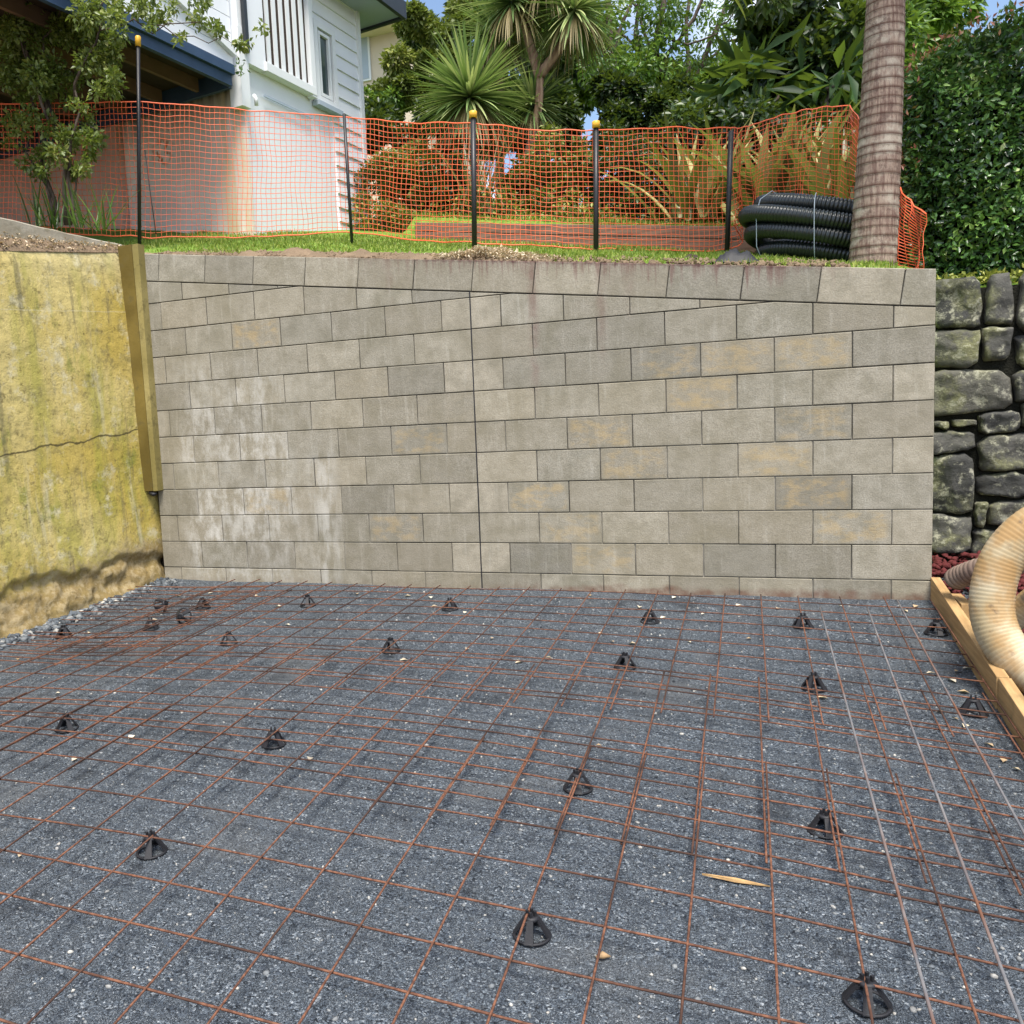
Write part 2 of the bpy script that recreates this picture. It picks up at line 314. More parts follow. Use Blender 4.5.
# ------------------------------------------------------------------ foliage helpers
def unit(v): return v / (np.linalg.norm(v, axis=1, keepdims=True) + 1e-9)
def leaf_mesh(name, pos, d, nrm, Ln, Wn, rnd, fold=.25):
    n = len(pos); d = unit(d); s = unit(np.cross(d, nrm)); nn = unit(np.cross(s, d)); Ln = np.broadcast_to(Ln, (n,))[:, None]; Wn = np.broadcast_to(Wn, (n,))[:, None]
    V = np.stack([pos, pos + d * Ln * .45 + s * Wn * .5 + nn * Wn * fold, pos + d * Ln - nn * Ln * .08, pos + d * Ln * .45 - s * Wn * .5 + nn * Wn * fold], 1)
    F = np.arange(4 * n).reshape(n, 4); tri = np.concatenate([F[:, [0, 1, 2]], F[:, [0, 2, 3]]])
    return npmesh(name, V.reshape(-1, 3), tri, False, {'rnd': np.repeat(rnd, 4)})
def clump_cloud(n, centers, radii, sq=(1, 1, .8), shell=.55):
    """positions and outward normals of leaves spread over many clumps"""
    k = rng.integers(0, len(centers), n); u = unit(rng.normal(size=(n, 3))); r = (shell + (1 - shell) * rng.random(n))[:, None] * radii[k][:, None]
    return centers[k] + u * r * np.array(sq), u, k
def crown(name, c, R, nclump, nleaf, cr, leaf, mat, parent=None, hole=0.0, up=.35, wr=.5, region=None, tint=None):
    cen = unit(rng.normal(size=(nclump, 3))) * (rng.random((nclump, 1)) ** .45); cen = cen * np.array(R) * .88 + np.array(c)
    if region is not None: cen = cen[[region(q) for q in cen]]
    rad = cr * (.55 + .8 * rng.random(len(cen))); tone = rng.random(len(cen))
    pos, u, k = clump_cloud(nleaf, cen, rad)
    d = unit(u + rng.normal(size=u.shape) * .7 + np.array((0, 0, -.25))); nr = unit(u + np.array((0, 0, up)) + rng.normal(size=u.shape) * .5)
    rnd = np.clip(.45 * rng.random(nleaf) + .35 * tone[k] + .25 * rng.random(nleaf) ** 3, 0, 1); Ln = leaf * (.6 + .8 * rng.random(nleaf))
    me = leaf_mesh(name, pos, d, nr, Ln, Ln * wr, rnd); return link(name, me, parent, [mat])
def strap_set(name, specs, mat, parent=None, seg=6):
    """specs rows: base(3) dir(3) length width droop rnd"""
    V = []; F = []; A = []
    for (b, d, ln, w, dr, rn) in specs:
        b = np.array(b, float); d = np.array(d, float); d /= np.linalg.norm(d); side = np.cross(d, (0, 0, 1.0)); side = side / (np.linalg.norm(side) + 1e-6); p = b.copy(); o = len(V)
        for i in range(seg + 1):
            t = i / seg; ww = w * (1.0 - t) ** .6 * min(1, .45 + t * 3) if i < seg else w * .04; up = np.cross(side, d)
            V += [p - side * ww * .5 + up * ww * .18, p, p + side * ww * .5 + up * ww * .18]; A += [rn] * 3
            if i < seg:
                p = p + d * ln / seg; d = d + np.array((0, 0, -dr / seg)) * (.4 + 1.2 * t); d /= np.linalg.norm(d)
        for i in range(seg):
            a = o + i * 3; F += [(a, a + 1, a + 4, a + 3), (a + 1, a + 2, a + 5, a + 4)]
    return link(name, npmesh(name, V, F, False, {'rnd': A}), parent, [mat])
def spiky_head(c, R, n, up=-.35, w=.035, droop=.5, zmin=-.7, bias=None):
    sp = []
    for i in range(n):
        u = rng.normal(size=3); u /= np.linalg.norm(u)
        while u[2] < zmin: u = rng.normal(size=3); u /= np.linalg.norm(u)
        sp.append((np.array(c) + u * .03, u, R * (.75 + .35 * rng.random()), w * (.8 + .4 * rng.random()), droop * (.4 + rng.random()), rng.random() ** 1.2))
    return sp
def limb(mb, a, b, r0, r1, wob=.08, n=7):
    a, b = Vector(a), Vector(b); L_ = (b - a).length; pts = []
    for i in range(n):
        t = i / (n - 1); q = a.lerp(b, t)
        if 0 < i < n - 1: q += Vector(rng.normal(size=3)) * wob * L_ * .25
        pts.append(q)
    mb.tube(pts, [r0 + (r1 - r0) * i / (n - 1) for i in range(n)], 7); return pts

LATE = []
# ------------------------------------------------------------------ ground, pad, upper ground
def grid_mesh(name, xs, ys, fn, mat, kind='structure', skirt=None, attrs=None, smooth=True):
    V = [(x, y, fn(x, y)) for y in ys for x in xs]; nx = len(xs)
    F = [(j * nx + i, j * nx + i + 1, (j + 1) * nx + i + 1, (j + 1) * nx + i) for j in range(len(ys) - 1) for i in range(nx - 1)]
    if skirt is not None:
        for row in ([j * nx for j in range(len(ys))][::-1], [j * nx + nx - 1 for j in range(len(ys))], list(range(nx)), [(len(ys) - 1) * nx + i for i in range(nx)][::-1]):
            b = len(V); V += [(V[i][0], V[i][1], skirt) for i in row]
            F += [(row[q], b + q, b + q + 1, row[q + 1]) for q in range(len(row) - 1)]
    return V, F
def add_grid(name, parts, mat, kind='structure'):
    V = []; F = []
    for v, f in parts:
        b = len(V); V += v; F += [tuple(b + i for i in q) for q in f]
    me = npmesh(name, V, F, True); o = link(name, me, None, [mat]); tag(o, kind=kind); return o
gx = [-400, -80, -20, -8, 8, 20, 80, 400]; gy = [-400, -80, -20, -7.6, 2, 20, 80, 400]
add_grid('ground', [grid_mesh('g', gx, gy, lambda x, y: -1.1, None)], MT['earth'])
def padz(x, y):
    n = noise.noise(Vector((x * 1.3, y * 1.3, 0))) * .012 + noise.noise(Vector((x * 9, y * 9, 4))) * .004
    return fz(x, y) + n
add_grid('gravel_pad', [grid_mesh('p', np.linspace(-3.3, 5.6, 150), np.linspace(-7.5, 1.2, 150), padz, None, skirt=-1.3)], MT['gravel'])
def lz(x, y): return lawn(x, y) + noise.noise(Vector((x * 2, y * 2, 1))) * .025 * min(1, max(0, y - .2) * 3) + noise.noise(Vector((x * 11, y * 11, 1))) * .008
ysl = list(np.linspace(.2, 3.0, 50)) + [3.04] + list(np.linspace(3.2, 12, 30)) + [20, 45]
la = grid_mesh('l', list(np.linspace(-9, 2.58, 110)), ysl, lz, None, skirt=-1.2)
lb = grid_mesh('l', list(np.linspace(2.581, 9, 40)), [y for y in ysl if y > 1.0], lambda x, y: lz(x, y) - .02 if y > 2.6 else 1.685 + .01 * noise.noise(Vector((x * 6, y * 6, 2))), None, skirt=-1.2)
lc = grid_mesh('l', list(np.linspace(-9, -2.86, 50)), list(np.linspace(-7.5, .199, 60)), lambda x, y: lz(x, y) + .22 * min(1, max(0, (-3.0 - x) * 2)) - .03, None, skirt=-1.2)
add_grid('lawn', [la, lb, lc], MT['lawn'])

# ------------------------------------------------------------------ block retaining wall
def clip(poly, a, b, c):
    out = []
    for i in range(len(poly)):
        p, q = poly[i], poly[(i + 1) % len(poly)]; dp = a * p[0] + b * p[1] + c; dq = a * q[0] + b * q[1] + c
        if dp >= 0: out.append(p)
        if dp * dq < 0: t = dp / (dp - dq); out.append((p[0] + (q[0] - p[0]) * t, p[1] + (q[1] - p[1]) * t))
    return out
def inset(poly, d):
    n = len(poly); area = sum(poly[i][0] * poly[(i + 1) % n][1] - poly[(i + 1) % n][0] * poly[i][1] for i in range(n))
    if abs(area) < 2e-4: return None
    if area < 0: poly = poly[::-1]
    res = poly
    for i in range(n):
        p, q = poly[i], poly[(i + 1) % n]; ex, ey = q[0] - p[0], q[1] - p[1]; l = math.hypot(ex, ey)
        if l < 1e-5: continue
        a, b = -ey / l, ex / l; res = clip(res, a, b, -(a * p[0] + b * p[1]) - d)
        if len(res) < 3: return None
    return res
XL, XR = -2.56, 2.60
wall = thing('block_wall', 'tall grey concrete block retaining wall with sloping coping across the back of the pad', 'wall', (0, 0, 0))
wm = MB(); wo = []; wu = []; wv = []
OCH = {(-.8, 5, 1): 1}
def add_block(poly, tone, och, prot=0.0):
    q0 = inset(poly, .0024)
    if not q0: return
    q1 = inset(poly, .0058)
    if not q1 or len(q1) != len(q0): q1 = q0
    n = len(q0); y1 = -prot; q0 = [(a + random.uniform(-.001, .001), b + random.uniform(-.001, .001)) for a, b in q0]; q1 = [(a + random.uniform(-.0012, .0012), b + random.uniform(-.0012, .0012)) for a, b in q1]; V = [(x, .012, z) for x, z in q0] + [(x, y1 + .0035, z) for x, z in q0] + [(x, y1, z) for x, z in q1]
    F = [tuple(range(2 * n, 3 * n))] + [(i + n * k, (i + 1) % n + n * k, (i + 1) % n + n * (k + 1), i + n * (k + 1)) for k in (0, 1) for i in range(n)]
    wm.poly(V, F, tone); wo.extend([och] * len(V)); xs_ = [p[0] for p in poly]; zs_ = [p[1] for p in poly]; wu.extend([(v[0] - min(xs_)) / (max(xs_) - min(xs_)) * 2 - 1 for v in V]); wv.extend([(v[2] - min(zs_)) / (max(zs_) - min(zs_)) * 2 - 1 for v in V])
def capl(x): return 1.837 - .1315 * x
ochre = {(5, -1.0 + .4), }
OS = {(.8, 0), (2.2, 1), (.6, 1), (-.6, 1), (.4, 2), (2.0, 2), (1.0, 3), (1.8, 3), (.8, 4), (2.0, 4), (-.4, 4), (1.4, 5), (1.2, 6), (1.6, 6), (2.0, 6), (-1.6, 8), (-1.6, 2)}
def och_at(xc, k): return 1.0 if any(abs(a - xc) < .06 and b == k for a, b in OS) else 0.0
for k in range(-1, 12):
    z0 = -.2 if k == -1 else .2 * k; z1 = .2 * k + .2
    if k == -1: z0 = -.30
    off = .2 if k % 2 == 0 else 0.0; js = [0.0]
    x = off if off else .4
    while x < XR - .01: js.append(x); x += .4
    js.append(XR); x = -(off if off else .4); jl = [0.0]
    while x > XL + .02: jl.append(x); x -= .4
    jl.append(XL); js = sorted(set(js + jl))
    # two scored half blocks
    for a, b in zip(js, js[1:]):
        lo = random.random(); tone = .18 + .55 * lo
        if b - a < .22 and random.random() < .6: tone = .9
        if abs(b - XR) < .01 and b - a < .22: tone = .82
        poly = clip([(a, z0), (b, z0), (b, z1), (a, z1)], -.1315, -1, 1.837)
        if len(poly) >= 3: add_block(poly, tone, och_at((a + b) / 2, k) * (.55 + .45 * random.random()), random.uniform(0, .0025))
# coping course follows the slope
th = math.atan(.1315); ct, st_ = math.cos(th), math.sin(th)
caps = [-2.8, -2.4, -2.0, -1.6, -1.19, -.79, -.39, 0.01, .41, .81, 1.21, 1.62, 2.02, 2.43, 2.9]
for a, b in zip(caps, caps[1:]):
    def up(x, h): return (x + h * st_ + (0 if abs(x - .01) > .02 else 0), 1.839 - .1315 * x + h * ct)
    poly = [up(a, 0), up(b, 0), up(b, .198), up(a, .198)]
    poly = clip(clip(poly, 1, 0, -XL), -1, 0, XR); add_block(poly, .25 + .5 * random.random() + (.2 if b > 2.4 else 0), 0, .003)
wm2 = MB()
n0 = 40; xs = np.linspace(XL, XR, n0)
o = wm.build('blocks', MT['block'], wall, 'tone'); d = o.data.attributes.new('ochre', 'FLOAT', 'POINT'); d.data.foreach_set('value', wo)
for an, av in (('bu', wu), ('bv', wv)): d = o.data.attributes.new(an, 'FLOAT', 'POINT'); d.data.foreach_set('value', av)
wm2.poly([(XL, .006, -.4), (XR - .006, .006, -.4), (XR - .006, .006, 2.03 - .1315 * XR), (XL, .006, 2.03 - .1315 * XL)] + [(XL, .19, -.4), (XR - .006, .19, -.4), (XR - .006, .19, 2.03 - .1315 * XR), (XL, .19, 2.03 - .1315 * XL)], [(0, 1, 2, 3), (4, 7, 6, 5), (3, 2, 6, 7), (1, 5, 6, 2), (0, 3, 7, 4)])
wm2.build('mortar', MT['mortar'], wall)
cj = MB(); cj.poly([(-.004, -.0005, -.3), (.004, -.0005, -.3), (.004, -.0005, 1.84), (-.004, -.0005, 1.84), (-.004, .005, -.3), (.004, .005, -.3), (.004, .005, 1.84), (-.004, .005, 1.84)], [(0, 1, 2, 3), (0, 4, 5, 1), (1, 5, 6, 2), (2, 6, 7, 3), (3, 7, 4, 0)])
cj.build('control_joint', MT['black'], wall)
# wall end return face in block
en = MB()
for k in range(-1, 9):
    en.poly([(XR, .012, .2 * k + .003), (XR, .188, .2 * k + .003), (XR, .188, min(.2 * k + .197, capl(XR))), (XR, .012, min(.2 * k + .197, capl(XR)))], [(0, 1, 2, 3)], .5)
en.build('end_face', MT['block'], wall, 'tone')

# ------------------------------------------------------------------ old mossy concrete wall on the left
def lwX(y, z):
    t = (z + .1) / 2.5; return -2.575 - .10 * t + .155 * y
def lwtop(y): return 2.40 + .125 * y
ow = thing('old_concrete_wall', 'old leaning concrete wall stained yellow-green with moss, crumbling along its foot', 'wall', (-2.7, -1, 0))
ys = np.linspace(-6.0, .05, 340); zs = np.linspace(0, 1, 150); V = []
for y in ys:
    for s in zs:
        z = (fz(-2.6, y) - .15) * (1 - s) + lwtop(y) * s; x = lwX(y, z); h = z - fz(-2.6, y)
        x += noise.noise(Vector((y * .8, z * .8, 2))) * .02 + noise.noise(Vector((y * 5, z * 5, 7))) * .006 + noise.noise(Vector((y * 20, z * 20, 3))) * .0025
        edge = .30 + .10 * noise.noise(Vector((y * 2.2, 0, 5))) + .05 * noise.noise(Vector((y * 9, 0, 9))) - .10 * max(0, min(1, (y + .6) / .6))
        if h < edge:
            q = min(1, (edge - h) / .035); x += -.05 * q + .085 * max(0, (edge - h)) / .3 + q * (.035 * noise.noise(Vector((y * 5, z * 8, 1))) + .022 * noise.noise(Vector((y * 12, z * 15, 8))) + .012 * noise.noise(Vector((y * 30, z * 34, 8))))
        if s > .97: x -= (s - .97) * .6
        V.append((x, y, z))
nz = len(zs); F = [(i * nz + j, (i + 1) * nz + j, (i + 1) * nz + j + 1, i * nz + j + 1) for i in range(len(ys) - 1) for j in range(nz - 1)]
b = len(V); V += [(-3.15, y, lwtop(y) - .01) for y in ys]; F += [(i * nz + nz - 1, (i + 1) * nz + nz - 1, b + i + 1, b + i) for i in range(len(ys) - 1)]
link('face', npmesh('face', V, F, True), ow, [MT['moss']])
# leaning channel strip in the corner
def pl(z): t = (z - .58) / 1.82; return Vector((-2.640 - .040 * t, 0, z))
def mk_strip(xa, xb, ya, yb):
    ps = MB(); a, b_ = pl(.60), pl(2.43); p = []
    for c_ in (a, b_):
        wd = 1.08 if c_.z > 1 else .82
        p += [(c_.x + xa * wd, ya, c_.z), (c_.x + xb * wd, ya, c_.z), (c_.x + xb * wd, yb, c_.z), (c_.x + xa * wd, yb, c_.z)]
    ps.poly(p, [(0, 3, 2, 1), (4, 5, 6, 7), (0, 1, 5, 4), (1, 2, 6, 5), (2, 3, 7, 6), (3, 0, 4, 7)]); return ps
def mat_strip(a, b):
    m = M('olive stained concrete with painted face shade', .9, .2); c = m.mix(m.map(m.noise(3, 6), .35, .7), a, b); c = m.mix(m.map(m.noise(12, 7, None, .7), .5, .68, 0, .6), c, (.10, .08, .03)); m.col(c); m.bump(m.noise(30, 5), .4, .005); return m.m
mk_strip(0.0, .115, -.078, -.055).build('corner_strip', mat_strip((.115, .082, .018), (.20, .145, .035)), ow); mk_strip(.1151, .165, -.072, -.001).build('corner_strip', mat_strip((.22, .18, .06), (.34, .28, .11)), ow)  # front face darker, side lighter: shading of the faces put into the colour
hp = MB(); hp.tube([(-2.585, -.055, .585), (-2.55, -.065, .572), (-2.53, -.05, .58)], [.02, .016, .008], 8); hp.build('dark_hole', MT['black'], ow)  # black stub stands in for the dark of the hole below the strip
# kerb over the old wall
kb = MB(); A_ = P(128, 246, .10); B_ = P(0, 217, -.95); B2 = B_ + (B_ - A_) * 1.6; up = Vector((0, 0, 1)); dx = (B2 - A_); nrm = Vector((dx.y, -dx.x, 0)).normalized() * .14
K = 26; V = []; F = []
for i in range(K + 1):
    t = i / K; q = A_ + dx * t; j = .012 * noise.noise(q * 5)
    dpt = .05 + .11 * min(1, t * 2.0)
    V += [q - up * dpt, q + up * (-.012 + j), q + up * j + nrm * .15, q + up * (j - .004) + nrm, q - up * (dpt + .10) + nrm]
for i in range(K):
    for k in range(4): F.append((i * 5 + k, i * 5 + k + 1, i * 5 + 6 + k, i * 5 + 5 + k))
ko = MB(); ko.poly(V, F + [(0, 1, 2, 3, 4)]); o = ko.build('concrete_kerb', MT['curb']); tag(o, 'rough grey concrete kerb sloping above the mossy wall under the bush', 'kerb')
V = []; F = []; nn_ = 60
for i in range(nn_):
    t = i / (nn_ - 1); q = A_ + dx * t; y = q.y; xw = lwX(y, lwtop(y)) - .012; dpt = .05 + .11 * min(1, t * 2.0)
    for k in range(9):
        u_ = k / 8; x = xw * (1 - u_) + (q.x - .03) * u_; z = (lwtop(y) - .004) * (1 - u_) + (q.z - dpt + .03) * u_; V.append((x, y, z + .018 * math.sin(PI * u_) + (.022 * noise.noise(Vector((x * 14, y * 14, 2))) + .012 * noise.noise(Vector((x * 40, y * 40, 5)))) * math.sin(PI * u_) ** .5))
F = [(i * 9 + k, i * 9 + k + 1, i * 9 + k + 10, i * 9 + k + 9) for i in range(nn_ - 1) for k in range(8)]; LV = np.array(V).reshape(nn_, 9, 3)
tag(link('soil', npmesh('soil', V, F, True), None, [MT['soil']]), kind='stuff')
# soil and litter strip on top of the wall edges
def strip(name, pts, mat, lab, cat=None, kind=None, h=.05, w=.16):
    V = []; F = []; n = len(pts); m_ = 7
    for i, p in enumerate(pts):
        for k in range(m_):
            s = k / (m_ - 1); zz = h * math.sin(PI * s) * (.7 + .9 * noise.noise(Vector((p[0] * 6, s * 3, 1)))) + .014 * noise.noise(Vector((p[0] * 30, s * 9, 2)))
            V.append((p[0], p[1] + w * s, p[2] + zz - .006))
    F = [(i * m_ + k, (i + 1) * m_ + k, (i + 1) * m_ + k + 1, i * m_ + k + 1) for i in range(n - 1) for k in range(m_ - 1)]
    return tag(link(name, npmesh(name, V, F, True), None, [mat]), lab, cat, kind=kind)
strip('soil', [(x, .06, 2.038 - .1315 * x) for x in np.linspace(-2.5, .5, 160)], MT['soil'], None, kind='stuff', h=.055, w=.5)
strip('soil', [(x, .04, 2.035 - .1315 * x) for x in np.linspace(-1.75, -.15, 90)], MT['soil'], None, kind='stuff', h=.10, w=.62)
n = 2600; a_ = rng.normal(size=n) * .17 + .06; gp = np.column_stack([a_, rng.uniform(.10, .60, n), np.zeros(n)]); gp[:, 2] = [2.045 - .1315 * x + .2 * y + .05 * math.exp(-((x - .06) / .22) ** 2) * (.6 + 1.2 * noise.noise(Vector((x * 8, y * 8, 0)))) for x, y in gp[:, :2]]
tag(link('dry_clippings', leaf_mesh('dry_clippings', gp, rng.normal(size=(n, 3)) * np.array((1, 1, .4)), rng.normal(size=(n, 3)) * .5 + np.array((0, 0, 1)), rng.uniform(.02, .045, n), .009, rng.random(n) * .7), None, [MT['litter']]), kind='stuff')
def f0():
    x = rng.uniform(-2.5, .5) if rng.random() < .8 else rng.uniform(.5, 2.2); y = rng.uniform(.08, .75); return (x, y, 2.03 - .1315 * x + .2 * y)
LATE.append(('clods', 2600, f0, .006, .022))
# grass blades
n = 26000; gxp = rng.uniform(-3.6, 2.5, n); gyp = rng.uniform(.30, 2.9, n); keep = []
for i in range(n):
    e = .25 + .35 * noise.noise(Vector((gxp[i] * 1.3, gyp[i] * 2, 6))); lim = .55 + e if -1.9 < gxp[i] < .35 else .28
    keep.append(gyp[i] > lim and noise.noise(Vector((gxp[i] * 3, gyp[i] * 3, 8))) > -.45)
keep = np.array(keep); gxp, gyp = gxp[keep], gyp[keep]; n = len(gxp)
gp = np.array([(x, y, lz(x, y)) for x, y in zip(gxp, gyp)]); dd = rng.normal(size=(n, 3)) * .45 + np.array((0, 0, 1)); Lg = rng.uniform(.018, .05, n)
tag(link('grass', leaf_mesh('grass', gp, dd, rng.normal(size=(n, 3)), Lg, .008, rng.random(n)), None, [MT['grass']]), kind='stuff')
n = 9000; gxp = rng.uniform(-1.5, 2.2, n); gyp = rng.uniform(3.1, 3.7, n); gp = np.array([(x, y, lz(x, y)) for x, y in zip(gxp, gyp)])
tag(link('grass', leaf_mesh('grass', gp, rng.normal(size=(n, 3)) * .5 + np.array((0, 0, 1)), rng.normal(size=(n, 3)), rng.uniform(.03, .09, n), .01, rng.random(n)), None, [MT['grass']]), kind='stuff')

# ------------------------------------------------------------------ reinforcing mesh
def lag(pts, x):
    (a, fa), (b, fb), (c, fc) = pts
    x = min(x, 2.7)
    return fa * (x - b) * (x - c) / ((a - b) * (a - c)) + fb * (x - a) * (x - c) / ((b - a) * (b - c)) + fc * (x - a) * (x - b) / ((c - a) * (c - b))
def bx(X0, Y):
    g = max(0, (Y + 3.2) / 3) ** 1.5 if Y > -3.2 else 0
    return X0 + (.18 - .11 * X0) * g * (1 if X0 < 1.7 else 0.1)
far = [(-.248, -.95, -.243, -1.64, -.307), (-.395, -.90, -.357, -1.6, -.41), (-.548, -.83, -.497, -1.51, -.52), (-.698, -.77, -.63, -1.415, -.673), (-.852, -.70, -.77, -1.328, -.817),
       (-1.007, -.63, -.911, -1.245, -.952), (-1.164, -.57, -1.053, -1.159, -1.093), (-1.326, -.49, -1.205, -1.057, -1.261), (-1.465, -.44, -1.326, -2.0, -1.495), (-1.642, -.80, -1.51, -1.88, -1.642), (-1.824, -.9, -1.70, -1.782, -1.754)]
mid = [(-1.499, -.44, -1.36, -2.0, -1.53), (-1.672, -.8, -1.545, -1.88, -1.67), (-1.859, -.9, -1.735, -1.748, -1.793), (-2.011, -.7, -1.87, -1.626, -1.933), (-2.203, -.6, -2.05, -1.477, -2.104), (-2.389, -.5, -2.215, -1.334, -2.268), (-2.585, -.4, -2.40, -1.204, -2.418), (-2.788, -.2, -2.60, -1.058, -2.585)]
near = [(-2.292, -.5, -2.165, -1.361, -2.238), (-2.48, -.4, -2.35, -1.228, -2.39), (-2.678, -.3, -2.55, -1.085, -2.555), (-2.881, -.2, -2.762, -1.0, -2.76), (-3.086, .2, -2.985, -.9, -2.975), (-3.282, .4, -3.205, -.724, -3.192), (-3.467, .4, -3.41, -.6, -3.38), (-3.66, .4, -3.60, -.5, -3.57), (-3.85, .4, -3.8, -.5, -3.77), (-4.05, .4, -4.0, -.5, -3.97), (-4.25, .4, -4.2, -.5, -4.17)]
xbars = [2.55, 2.33, 2.11, 1.895, 1.70, 1.49, 1.278, 1.066, .852, .633, .414, .184, -.034, -.259, -.496, -.724, -.94, -1.16, -1.38, -1.60, -1.82, -2.04, -2.26]
def sheet(label, lines, y0, y1, dx, h, xmin, xmax, r=.0035, bars=None):
    t = thing('mesh_sheet', label, 'steel mesh', (.3, (y0 + y1) / 2, fz(.3, (y0 + y1) / 2) + h), 0, 'sheets of reinforcing mesh lapped over the gravel')
    for ln in lines:
        p3 = [(1.7, ln[0]), (ln[1], ln[2]), (ln[3], ln[4])]; pts = []
        xm = xmin if xmin < -1.9 else xmin
        for X in np.linspace(xm, xmax, 26):
            Y = lag(p3, X) if X > -2.0 else lag(p3, -2.0) + (X + 2.0) * .06
            pts.append((X, Y, fz(X, Y) + h + .004 * math.sin(X * 3.1 + ln[0] * 5)))
        b = MB(); b.tube(pts, r, 6); b.build('cross_bar', MT['rust'], t)
    for X0 in bars or xbars:
        if not (xmin - .02 < X0 + dx < xmax + .05): continue
        pts = []
        for Y in np.linspace(y0 + random.uniform(-.012, .012), y1, 12):
            X = bx(X0, Y) + dx; pts.append((X, Y, fz(X, Y) + h + 2 * r + .004 * math.sin(X * 3.1 + Y * 2)))
        b = MB(); b.tube(pts, r, 6); b.build('long_bar', MT['rust'], t)
    return t
sheet('rusty steel mesh sheet farthest away, butting the foot of the block wall', far, -.17, -1.88, .018, .057, -2.42, 2.565)
sheet('rusty steel mesh sheet across the middle of the pad, lapped at both long edges', mid, -1.42, -2.84, -.012, .050, -2.5, 2.50)
sheet('rusty steel mesh sheet nearest the camera at the bottom of the photo', near, -2.235, -4.4, .0, .060, -2.6, 2.50)
extra = [tuple(a + b for a, b in zip(q, (.06, 0, .06, 0, .06))) for q in far[1:10]]
sheet('narrow rusty steel mesh sheet at the left, along the foot of the mossy wall', extra, -.42, -1.70, .07, .066, -2.5, -1.45, bars=[-1.60, -1.82, -2.04, -2.26, -2.44])
def rod(label, pts, r=.0043):
    b = MB(); q = [pad(x, y, .078) for x, y in pts]; q = [q[0].lerp(q[-1], t) for t in np.linspace(0, 1.25, 12)]
    tag(b.build('steel_rod', MT['steel'], None), label, 'rod', 'loose straight rods lying over the mesh') if b.tube(q, r, 8) is None else None
rod('straight grey steel rod over the mesh, leftmost of the three loose rods', [(820, 607.6), (934, 1024)])
rod('straight grey steel rod over the mesh, middle one of the three loose rods', [(867, 607), (1022, 1024)])
rod('straight grey-brown steel rod over the mesh, the one closest to the timber edging', [(897, 600), (1023, 831)])

# bar chairs
def chair_proto(loc, rz, label):
    t = thing('bar_chair', label, 'bar chair', loc, rz, 'black plastic bar chairs holding up the mesh')
    m = MB(); m.lathe([(.046, .0), (.053, .0), (.054, .004), (.052, .007), (.046, .006), (.044, .003), (.046, .0)], 28); m.build('base_ring', MT['black'], t, world=False)
    for k in range(4):
        a = PI / 4 + k * PI / 2; c, s = math.cos(a), math.sin(a); m = MB(); tx, ty = -s, c; V = []
        for (r, z, w, th_) in ((.050, .003, .013, .004), (.030, .034, .010, .0045), (.017, .055, .0085, .005)):
            V += [((r + th_) * c + tx * w, (r + th_) * s + ty * w, z), ((r + th_) * c - tx * w, (r + th_) * s - ty * w, z), ((r - th_) * c - tx * w, (r - th_) * s - ty * w, z), ((r - th_) * c + tx * w, (r - th_) * s + ty * w, z)]
        m.poly(V, [(0, 1, 5, 4), (1, 2, 6, 5), (2, 3, 7, 6), (3, 0, 4, 7), (4, 5, 9, 8), (5, 6, 10, 9), (6, 7, 11, 10), (7, 4, 8, 11), (8, 9, 10, 11), (3, 2, 1, 0)]); m.build('leg', MT['black'], t, world=False)
    m = MB(); m.lathe([(.0, .046), (.016, .046), (.022, .050), (.021, .058), (.012, .060), (.0, .058)], 18)
    for k in range(4):
        a = k * PI / 2 + PI / 4; c, s = math.cos(a), math.sin(a); m.box((.011 * c - .0035, .011 * s - .0035, .056), (.007, 0, 0), (0, .007, 0), (0, 0, .018))
    m.build('cradle', MT['black'], t, world=False)
    return t
CH = [((532, 937), 'bar chair at the bottom centre of the photo, clear of the others'), ((152, 853), 'bar chair nearest the camera on the left side of the pad'),
      ((867, 1006), 'bar chair cut by the bottom edge of the photo, beside the leftmost loose rod'), ((578, 789), 'bar chair in the middle of the pad under doubled mesh bars'),
      ((825, 831), 'bar chair between middle and bottom on the right, left of the loose rods'), ((274, 745), 'bar chair left of centre in the second row from the front'),
      ((67, 728), 'bar chair near the left photo edge, alone in the second row'), ((625, 668), 'bar chair right of centre in the third row, just in front of another one'),
      ((814, 689), 'bar chair on the right in the third row, beside the leftmost loose rod'), ((391, 652), 'bar chair left of the wall control joint in the third row'),
      ((650, 621), 'bar chair right of centre in the row closest to the block wall'), ((803, 628), 'bar chair beside the far end of the leftmost loose rod, near the block wall'),
      ((450, 609), 'bar chair close to the block wall, just left of its vertical control joint'), ((308, 606), 'bar chair close to the block wall, between the corner and the control joint'),
      ((229, 643), 'bar chair set apart in front of the cluster in the left corner'), ((151, 628), 'bar chair in the left corner cluster, nearest the camera'),
      ((203, 608), 'bar chair in the left corner cluster, standing farthest right'), ((64, 637), 'bar chair against the foot of the mossy wall'),
      ((973, 713), 'bar chair half way along the timber edging among pale leaves'), ((936, 635), 'bar chair by the timber edging close to the end of the block wall')]
proto = None
for (x, y), lab in CH:
    q = pad(x, y); loc = (q.x, q.y, padz(q.x, q.y) + .001); rz = random.uniform(0, 1.5)
    if proto is None: proto = chair_proto(loc, rz, 'black ' + lab); kids = [k for k in C.objects if k.parent == proto]; continue
    r = proto.copy(); C.objects.link(r); r.location = loc; r.rotation_euler = (0, 0, rz); r['label'] = 'black ' + lab
    for k in kids: c_ = k.copy(); C.objects.link(c_); c_.parent = r
    if lab.startswith('bar chair against'): pass
